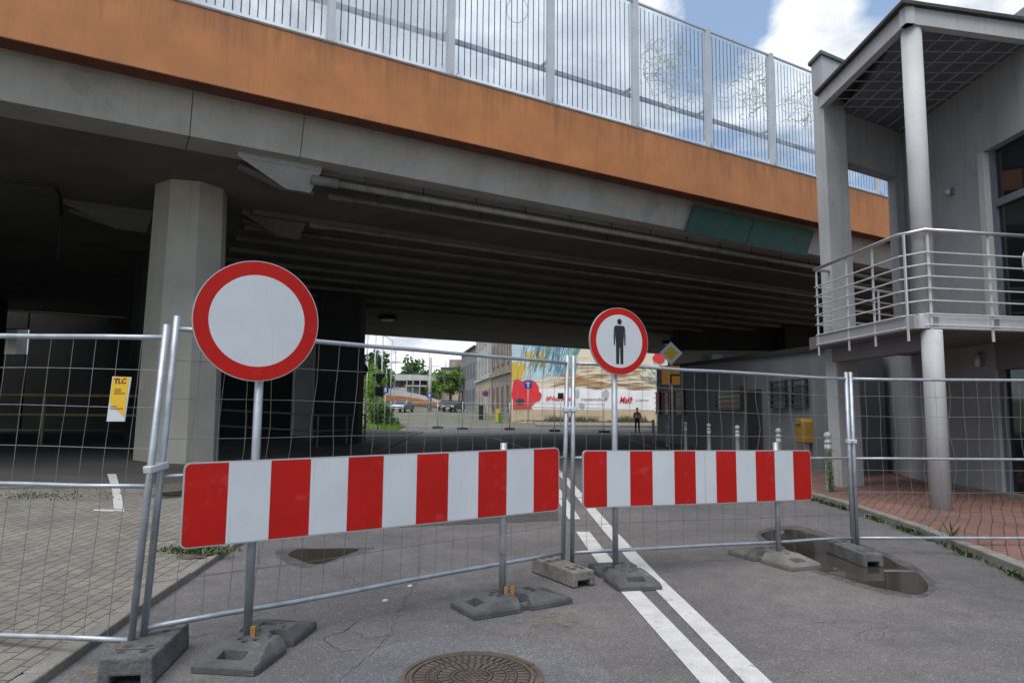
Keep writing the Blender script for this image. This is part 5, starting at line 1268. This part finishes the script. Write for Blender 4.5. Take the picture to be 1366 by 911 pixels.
tenement('weathered brown plaster tenement with tall dark windows next to the mural', (xa, YM + .1), (PY(655, 540, 78).x, 78), 14.5, M_stone, rows4, 4, z0=.5, split=4.9)
tenement('pale grey tenement with a tan ground floor in the middle of the old row', (PY(655, 540, 78).x - .05, 78.1), (PY(634, 540, 96).x, 96), 14.2, M_grey2, [(1.0, 2.0, 1.0), (5.2, 2.0, 1.0), (8.6, 2.0, 1.0)], 5, z0=1.1, lower=M_cream2, split=4.4)
t3 = tenement('narrow dark grey house with a sloping roofline at the far end of the old row', (PY(634, 540, 96).x - .05, 96.1), (PY(615, 540, 112).x, 112), 10.4, M_grey3, [(1.2, 1.8, 1.1), (5.0, 1.8, 1.1)], 5, z0=1.6, split=4.2, cornice=False)
mb = MB(); A = PY(634, 540, 96); Bq = PY(615, 540, 112); mb.hexa([(A.x, 96.1, 10.7), (Bq.x, 112, 10.7), (Bq.x + 9, 112, 10.7), (A.x + 9, 96.1, 10.7)], [(A.x + 1.5, 96.2, 12.6), (Bq.x + 1.5, 111.9, 11.0), (Bq.x + 4, 111.9, 11.0), (A.x + 4, 96.2, 12.6)]); mb.build('pitched_roof', M_roof, t3)
# street-end houses and ramp
def block_house(label, x0, x1, y_top, Y, depth, mat, name, wins=(), roof=M_roof, base=None):
    a, b = PY(x0, y_top, Y), PY(x1, y_top, Y); z0 = z_far(Y) - 1; t = thing(name, label, 'building', ((a.x + b.x) / 2, Y, z0))
    mb = MB(); mb.box(a.x, b.x, Y, Y + depth, z0, a.z); mb.build('wall', mat, t)
    mb = MB(); mb.box(a.x - .3, b.x + .3, Y - .3, Y + depth, a.z + .004, a.z + .5); mb.build('roof', roof, t)
    for (xa_, xb_, ya_, yb_) in wins:
        p, q = PY(xa_, yb_, Y), PY(xb_, ya_, Y); mb = MB(); mb.box(p.x, q.x, Y - .08, Y + .3, p.z, q.z); mb.build('window', M_window, t)
    return t
th = block_house('salmon coloured block with dark windows above the bright green tree', 590, 622, 493, 150, 20, M_pinkb, 'apartment_block', [(x, x + 3, 501, 508) for x in (594, 600, 606, 612)])
p = PY(598, 493, 150)
for q_, h_ in ((0, 2.4), (6, 1.9)): mb = MB(); mb.box(p.x + q_, p.x + q_ + 3, 152, 155, p.z, p.z + h_); mb.build('chimney', M_stone, th)
cf = thing('concrete_frame_building', 'pale concrete building with open bays and tall columns behind the orange ramp', 'building', (PY(550, 520, 140).x, 140, 2))
def cfb(name, x0, x1, y0, y1, Y, d, mat): a, b = PY(x0, y1, Y), PY(x1, y0, Y); mb = MB(); mb.box(a.x, b.x, Y, Y + d, a.z, b.z); return mb.build(name, mat, cf)
cfb('upper_storey', 522, 584, 500, 507, 142, 14, M_farconc); cfb('back_wall', 524, 584, 507, 530, 148, 2, M_stone); cfb('lower_storey', 520, 556, 517, 528, 142, 6, M_farconc)
for x in (523.5, 541.5, 550, 559, 570): cfb('column', x, x + 1.3, 506, 532, 140.5, 1.2, M_farconc)
for x in (526, 531, 545, 553, 562): cfb('window', x, x + 4, 509, 514, 147.6, .3, M_window)
cfb('floor_slab', 540, 572, 514, 515.4, 140.7, 7, M_farconc)

rp_ = thing('ramp_flyover', 'far road ramp with an orange edge beam and grey parapet', 'ramp', (PY(548, 540, 96).x, 96, 1.5))
def rpoly(name, pts, Y0, th_, mat, slope=0.0):
    mb = MB(); q = [PY(x, y, Y0) for x, y in pts]; mb.hexa(q, [p + V((0, th_, 0)) for p in q]); return mb.build(name, mat, rp_)
rpoly('orange_edge_beam', [(511, 534.5), (511, 527), (530, 528.5), (560, 532.5), (584, 537), (584, 542), (560, 540), (530, 536.5)], 96, .5, M_orange)
rpoly('retaining_wall', [(509, 549), (509, 532), (530, 536), (560, 539.6), (586, 541.5), (586, 549.5)], 96.3, 4, M_farconc)
rpoly('parapet_fence', [(513, 526.5), (515, 517.5), (560, 526), (584, 533), (584, 536.5), (560, 532), (530, 528)], 96.9, .12, M_post)

# vehicles
def car(x, y, z, rot, label, paint_mat, group='cars parked on the far street'):
    t = thing('parked_car', label, 'car', (0, 0, 0), group); M_ = paint_mat
    side = [(-2.1, .35), (-2.12, .62), (-1.95, .86), (-1.1, .95), (-.45, 1.40), (.75, 1.43), (1.55, 1.02), (2.05, .92), (2.1, .6), (2.08, .32)]
    mb = MB()
    secs = []
    for yy, inset_ in ((-.84, 0), (-.6, 1), (.6, 1), (.84, 0)): pass
    def sec(w): return [V((sx, w * (.86 if sz > 1.1 else 1), sz)) for sx, sz in side]
    mb.hexa(sec(-.84), sec(.84)); mb.build('body', M_, t, bevel=.06)
    def glassq(name, pts): mb = MB(); mb.hexa(pts, [p + V((0, 0, .012)) for p in pts]); mb.build(name, M_dglass, t)
    glassq('windscreen', [V((-1.04, -.68, .99)), V((-1.04, .68, .99)), V((-.5, .62, 1.38)), V((-.5, -.62, 1.38))])
    glassq('rear_window', [V((1.50, -.66, 1.07)), V((1.50, .66, 1.07)), V((.82, .62, 1.41)), V((.82, -.62, 1.41))])
    for s in (-1, 1):
        pts = [V((-.85, s * .80, .98)), V((1.35, s * .80, 1.0)), V((.72, s * .735, 1.36)), V((-.42, s * .735, 1.34))]; mb = MB(); mb.hexa(pts, [p + V((0, s * .035, 0)) for p in pts]); mb.build('side_window', M_dglass, t)
        mb = MB(); mb.box(-2.14, -2.06, s * .62 - .16, s * .62 + .16, .62, .78); mb.build('headlight', M_frame, t)
        mb = MB(); mb.box(2.05, 2.12, s * .65 - .14, s * .65 + .14, .66, .84); mb.build('tail_light', M_red, t)
        mb = MB(); mb.box(-.85, -.68, s * .93 - .09, s * .93 + .09, .95, 1.08); mb.build('mirror', M_, t)
        for xx in (-1.32, 1.32):
            mb = MB(); mb.tube([V((xx, s * .68, .31)), V((xx, s * .87, .31))], .31, 20); wh = mb.build('wheel', M_binblack, t)
            mb = MB(); mb.tube([V((xx, s * .872, .31)), V((xx, s * .885, .31))], .19, 14); mb.build('rim', M_edge, wh)
    mb = MB(); mb.box(-2.15, -2.1, -.26, .26, .42, .54); mb.build('number_plate', M_white, t)
    mb = MB(); mb.box(-2.13, -2.08, -.5, .5, .57, .68); mb.build('grille', M_binblack, t)
    t.location = (x, y, z); t.rotation_euler = (0, 0, rot); return t
M_silver = pmat('silver_blue_paint', (.30, .34, .40), .3, .05, metal=.4); M_dcar = pmat('dark_green_paint', (.035, .045, .045), .3, .05, metal=.2); M_dred = pmat('dark_plum_paint', (.05, .04, .045), .3, .05, metal=.2)
p = PY(537, 550, 84); car(p.x, 84, z_far(84), R(80), 'silver blue car seen from the front in front of the orange ramp', M_silver)
p = PY(604, 550, 86); car(p.x, 87, z_far(87), R(75), 'dark green car parked in front of the bright green tree', M_dcar)
p = PY(594, 549, 90); car(p.x, 92, z_far(92), R(80), 'dark plum car half hidden behind the dark green one', M_dred)

# trees far
tree(PY(600, 540, 108).x, 108, 1.7, 6.2, 3.0, 'bright green round tree beside the narrow dark grey house', (M_leaf_y, M_leaf), 1700, .24, seed=11)
tree(PY(612, 540, 113).x, 113, 1.8, 6.8, 2.4, 'darker green tree behind the bright round tree', (M_leaf, M_leaf_d), 1200, .26, seed=12)
tree(PY(550, 500, 175).x, 175, 3, 12.5, 4.2, 'tall isolated dark tree on the skyline above the concrete building', (M_leaf_d, M_leaf), 1100, .45, seed=13)
tree(PY(572, 500, 150).x, 150, 3, 8.0, 2.8, 'mid green tree between the concrete building and the salmon block', (M_leaf_d, M_leaf), 1000, .35, seed=14)
tree(PY(577, 520, 132).x, 132, 2.5, 4.6, 2.0, 'small lime green tree right of the tall concrete columns', (M_leaf_y, M_leaf), 700, .25, seed=15)
tree(PY(512, 520, 112).x, 112, 1.8, 7.0, 2.8, 'dark green tree behind the yield sign at the left of the opening', (M_leaf_d, M_leaf), 1000, .3, seed=16)
tree(PY(500, 520, 90).x, 90, 1.2, 8.2, 2.5, 'dense green tree above the hedge at the left of the opening', (M_leaf_d, M_leaf), 1000, .3, seed=17)
tree(PY(618, 500, 190).x, 190, 4, 14, 4.2, 'dark tree on the skyline behind the narrow dark grey house', (M_leaf_d, M_leaf), 900, .5, seed=18)
# distant wooded ridge, one mass
mb = MB(); rr = random.Random(9)
for _ in range(5200):
    x = rr.uniform(-130, 20); y = rr.uniform(255, 285); top = 15.5 + 3.0 * math.sin(x * .07) + 1.6 * math.sin(x * .23 + 1)
    z = rr.uniform(5, top); s = rr.uniform(.6, 1.5); a = V((rr.gauss(0, 1), rr.gauss(0, 1), rr.gauss(0, 1))).normalized(); b = a.orthogonal().normalized(); mb.mi = rr.choice((0, 0, 1))
    p = V((x, y, z)); mb.quad(p - a * s, p + b * s * .7, p + a * s, p - b * s * .7)
tag(mb.build('distant_woods', [M_leaf_d, M_leaf]), 'dark wooded ridge on the skyline far beyond the street', 'woods', kind='stuff')

# far masts and lamps
def street_lamp(x, y_top, Y, label, arm=None, r=.09, heads=1, name='street_lamp', cat='street lamp', mat=M_edge):
    p = PY(x, y_top, Y); z0 = z_far(Y) if Y > 50 else 0; t = thing(name, label, cat, (p.x, Y, z0), 'masts and lamps along the far street')
    mb = MB(); mb.tube([V((p.x, Y, z0)), V((p.x, Y, p.z))], [r, r * .65], 10); mb.build('pole', mat, t, True)
    if arm:
        q = PY(x + arm[0], y_top + arm[1], Y); mb = MB(); mb.tube([V((p.x, Y, p.z - .05)), V((q.x, Y, q.z))], r * .4, 6); mb.build('arm', mat, t)
        if heads: mb = MB(); mb.hexa([q + V(v) for v in ((-.5, -.15, -.05), (.5, -.15, -.1), (.5, .15, -.1), (-.5, .15, -.05))], [q + V(v) for v in ((-.45, -.12, .1), (.3, -.12, .08), (.3, .12, .08), (-.45, .12, .1))]); mb.build('lamp_head', mat, t)
    return t
street_lamp(491, 430, 60, 'grey mast rising at the left edge of the opening beside the square board', None, .11, 0, 'mast', 'mast')
street_lamp(502, 430, 66, 'slim grey mast second from the left edge of the opening', None, .09, 0, 'mast', 'mast')
street_lamp(511, 446, 70, 'grey mast carrying a long sloping cable arm under the soffit', (13, 8), .11, 0, 'mast', 'mast')
street_lamp(523, 452, 62, 'slim street lamp with a short arm near the left of the opening', (7, 31), .06, 1)
street_lamp(516, 487, 100, 'low distant street lamp in front of the dark trees', (9, -3), .09, 1)
m_ = street_lamp(574.5, 477, 90, 'thick pale concrete mast in front of the orange ramp', None, .26, 0, 'mast', 'mast', M_farconc)
p = PY(574.5, 489, 90); mb = MB(); mb.bar(p + V((-.9, 0, 0)), p + V((1.1, 0, .05)), .08, .08); mb.build('cross_arm', M_edge, m_)
# traffic signs seen far away
def far_sign(x, yc, Y, kind, label, w, ybase=None, mat=M_black):
    c = PY(x, yc, Y); z0 = z_far(Y) if Y > 50 else .05; t = thing('traffic_sign', label, 'road sign', (c.x, Y, z0), 'small traffic signs round the far crossing')
    mb = MB(); mb.tube([V((c.x, Y + .06, z0)), V((c.x, Y + .06, c.z + w * .4))], .035, 8); mb.build('pole', M_edge, t, True)
    poly = {'round': disc_poly(w / 2, 24), 'tri': [(-w / 2, w * .42), (0, -w * .45), (w / 2, w * .42)], 'sq': [(-w / 2, -w / 2), (w / 2, -w / 2), (w / 2, w / 2), (-w / 2, w / 2)]}[kind]
    mb = MB(); mb.plate(c, V((1, 0, 0)), V((0, 0, 1)), poly, .03); pl = mb.build('plate', mat, t); return t, c, pl
t, c, pl = far_sign(482, 493, 38, 'round', 'dark back of a round sign at the edge of the dark pillar', .75)
t, c, pl = far_sign(505.5, 506, 44, 'tri', 'dark back of a triangular yield sign by the hedge', .85)
mb = MB(); q = PY(505.5, 522, 44); mb.box(q.x - .28, q.x + .28, 43.92, 43.99, q.z - .3, q.z + .3); mb.build('lower_plate', M_black, t)
t, c, pl = far_sign(514, 520, 52, 'sq', 'blue square sign beside the dark yield sign', .5, None, M_blue)
mb = MB(); mb.quad(*[c + V((a, -.004, b)) for a, b in ((-.06, -.17), (.1, -.17), (.1, .17), (-.06, .17))]); mb.build('white_mark', M_white, pl)
t, c, pl = far_sign(490.5, 477, 46, 'sq', 'black square board with a white ring mark at the hedge top', .42)
mb = MB(); ring_faces(mb, c + V((0, -.004, 0)), V((1, 0, 0)), V((0, 0, 1)), .06, .14, 20); mb.build('white_ring', M_white, pl)
t, c, pl = far_sign(704.5, 513, 61, 'sq', 'blue dead end sign in front of the painted poppy', .68, None, M_blue)
mb = MB()
for a0, a1, b0, b1 in ((-.07, .07, -.24, .1), (-.2, .2, .101, .2)): mb.quad(*[c + V((a, -.004, b)) for a, b in ((a0, b0), (a1, b0), (a1, b1), (a0, b1))])
mb.build('dead_end_mark', M_white, pl)
t, c, pl = far_sign(648, 525, 68, 'round', 'round blue no stopping sign in front of the pale grey tenement', .6, None, M_blue)
mb = MB(); ring_faces(mb, c + V((0, -.004, 0)), V((1, 0, 0)), V((0, 0, 1)), .24, .295, 24); mb.build('red_rim', M_red, pl)
mb = MB(); mb.quad(*[c + V((a, -.004, b)) for a, b in ((-.2, .14), (-.14, .2), (.2, -.14), (.14, -.2))]); mb.build('red_stroke', M_red, pl)
t, c, pl = far_sign(573, 527, 85, 'sq', 'small blue square sign on the front of the pale concrete mast', .6, None, M_blue)
mb = MB(); mb.quad(*[c + V((a, -.004, b)) for a, b in ((-.12, -.2), (.12, -.2), (.12, .18), (-.12, .18))]); mb.build('white_mark', M_white, pl)
t, c, pl = far_sign(748, 528, 58, 'sq', 'dark narrow box on a pole beside the clamped fence posts, in front of the mural', .5, None, M_black)
# bins and cabinets
def litter_bin(x, y, Y, h, w, label, mat):
    p = PY(x, y, Y); z0 = z_far(Y) + (.05 if Y < 66 else 0); t = thing('litter_bin', label, 'litter bin', (p.x, Y, z0), 'bins by the old houses')
    mb = MB(); mb.hexa([(p.x - w * .4, Y, z0), (p.x + w * .4, Y, z0), (p.x + w * .4, Y + w, z0), (p.x - w * .4, Y + w, z0)], [(p.x - w * .5, Y - .05, z0 + h), (p.x + w * .5, Y - .05, z0 + h), (p.x + w * .5, Y + w, z0 + h), (p.x - w * .5, Y + w, z0 + h)]); mb.build('body', mat, t, bevel=.03)
    mb = MB(); mb.box(p.x - w * .54, p.x + w * .54, Y - .08, Y + w + .02, z0 + h + .004, z0 + h + .09); mb.build('lid', mat, t)
litter_bin(641.5, 553, 68, 1.35, .5, 'tall black bin in front of the pale grey tenement', M_binblack)
litter_bin(667.5, 557, 62, .75, .45, 'green bin at the foot of the brown tenement', M_bingreen)
p = PY(663.5, 557, 63.5); tag(MB().box(p.x - .16, p.x + .16, 63.5, 63.9, z_far(63.5) + .05, z_far(63.5) + 1.2).build('utility_box', M_yellow), 'narrow yellow utility box behind the green bin', 'utility box')

# dry plants along the mural foot
t = thing('dry_plants', 'row of dry brown and green plants along the foot of the mural', 'plants', (7, 63.6, .5)); mb = MB(); rr = random.Random(4)
for _ in range(1500):
    x = rr.choice((rr.gauss(5.8, 1.6), rr.gauss(11.0, 1.2), rr.uniform(.5, 13))); z0 = .53; h = rr.uniform(.1, .75) * (1 if abs(x - 5.5) < 2.5 or abs(x - 11) < 1.5 else .35); a = V((x, 63.6 + rr.uniform(-.4, .5), z0)); d = V((rr.uniform(-.5, .5), rr.uniform(-.2, .2), 1)) * h; n_ = V((.03, 0, 0))
    mb.mi = rr.choice((0, 0, 1)); mb.quad(a - n_, a + n_, a + d)
mb.build('stalks', [M_dry, M_leaf_d], t)

# far fence panels with feet: one flat panel copied
def plain_panel():
    t = fence_panel('x', V((0, 0, .13)), V((3.4, 0, .13)), V((0, 0, 2.05)), V((3.4, 0, 2.05)), 'wire fence panels at the far crossing', 50, 0)
    return t
fp = plain_panel(); ffx = [(521, 561, 53.0), (584, 563, 53), (617, 565, 52), (680, 566, 52.0), (740, 569, 50.5), (806, 572, 49.5)]
fl = ['far wire fence panel in front of the green verge, farthest left of its row', 'far wire fence panel crossing below the cars', 'far wire fence panel below the narrow dark grey house', 'far wire fence panel in front of the painted poppy', 'far wire fence panel in front of the middle of the mural']
for k in range(5):
    a = PZ(ffx[k][0], ffx[k][1] - 2, .12); b = PZ(ffx[k + 1][0], ffx[k + 1][1] - 2, .12); c = fp if k == 0 else copy_tree(fp)
    a = V((PY(ffx[k][0], 560, ffx[k][2]).x, ffx[k][2])); b = V((PY(ffx[k + 1][0], 560, ffx[k + 1][2]).x, ffx[k + 1][2]))
    c.location = (a.x, a.y, z_far(a.y)); c.rotation_euler = (0, 0, math.atan2(b.y - a.y, b.x - a.x)); c.scale = ((b - a).length / 3.42, 1, 1); c['label'] = fl[k]
flab = ['dark fence foot by the green verge at the far crossing', 'dark fence foot below the parked cars at the far crossing', 'dark fence foot below the narrow dark grey house', 'dark fence foot in front of the brown tenement', 'dark fence foot left of the clamped posts, in front of the poppy lettering', 'dark fence foot left of the no pedestrians pole, in front of the mural']
for (x, y, Y), l in zip(ffx, flab):
    X = PY(x, y, Y).x; o = MB(); z = z_far(Y); o.hexa([(X - .42, Y - .15, z), (X + .42, Y - .15, z), (X + .42, Y + .15, z), (X - .42, Y + .15, z)], [(X - .38, Y - .12, z + .15), (X + .38, Y - .12, z + .15), (X + .38, Y + .12, z + .15), (X - .38, Y + .12, z + .15)])
    tag(o.build('fence_block', M_binblack), l, 'fence foot', 'fence feet at the far crossing')
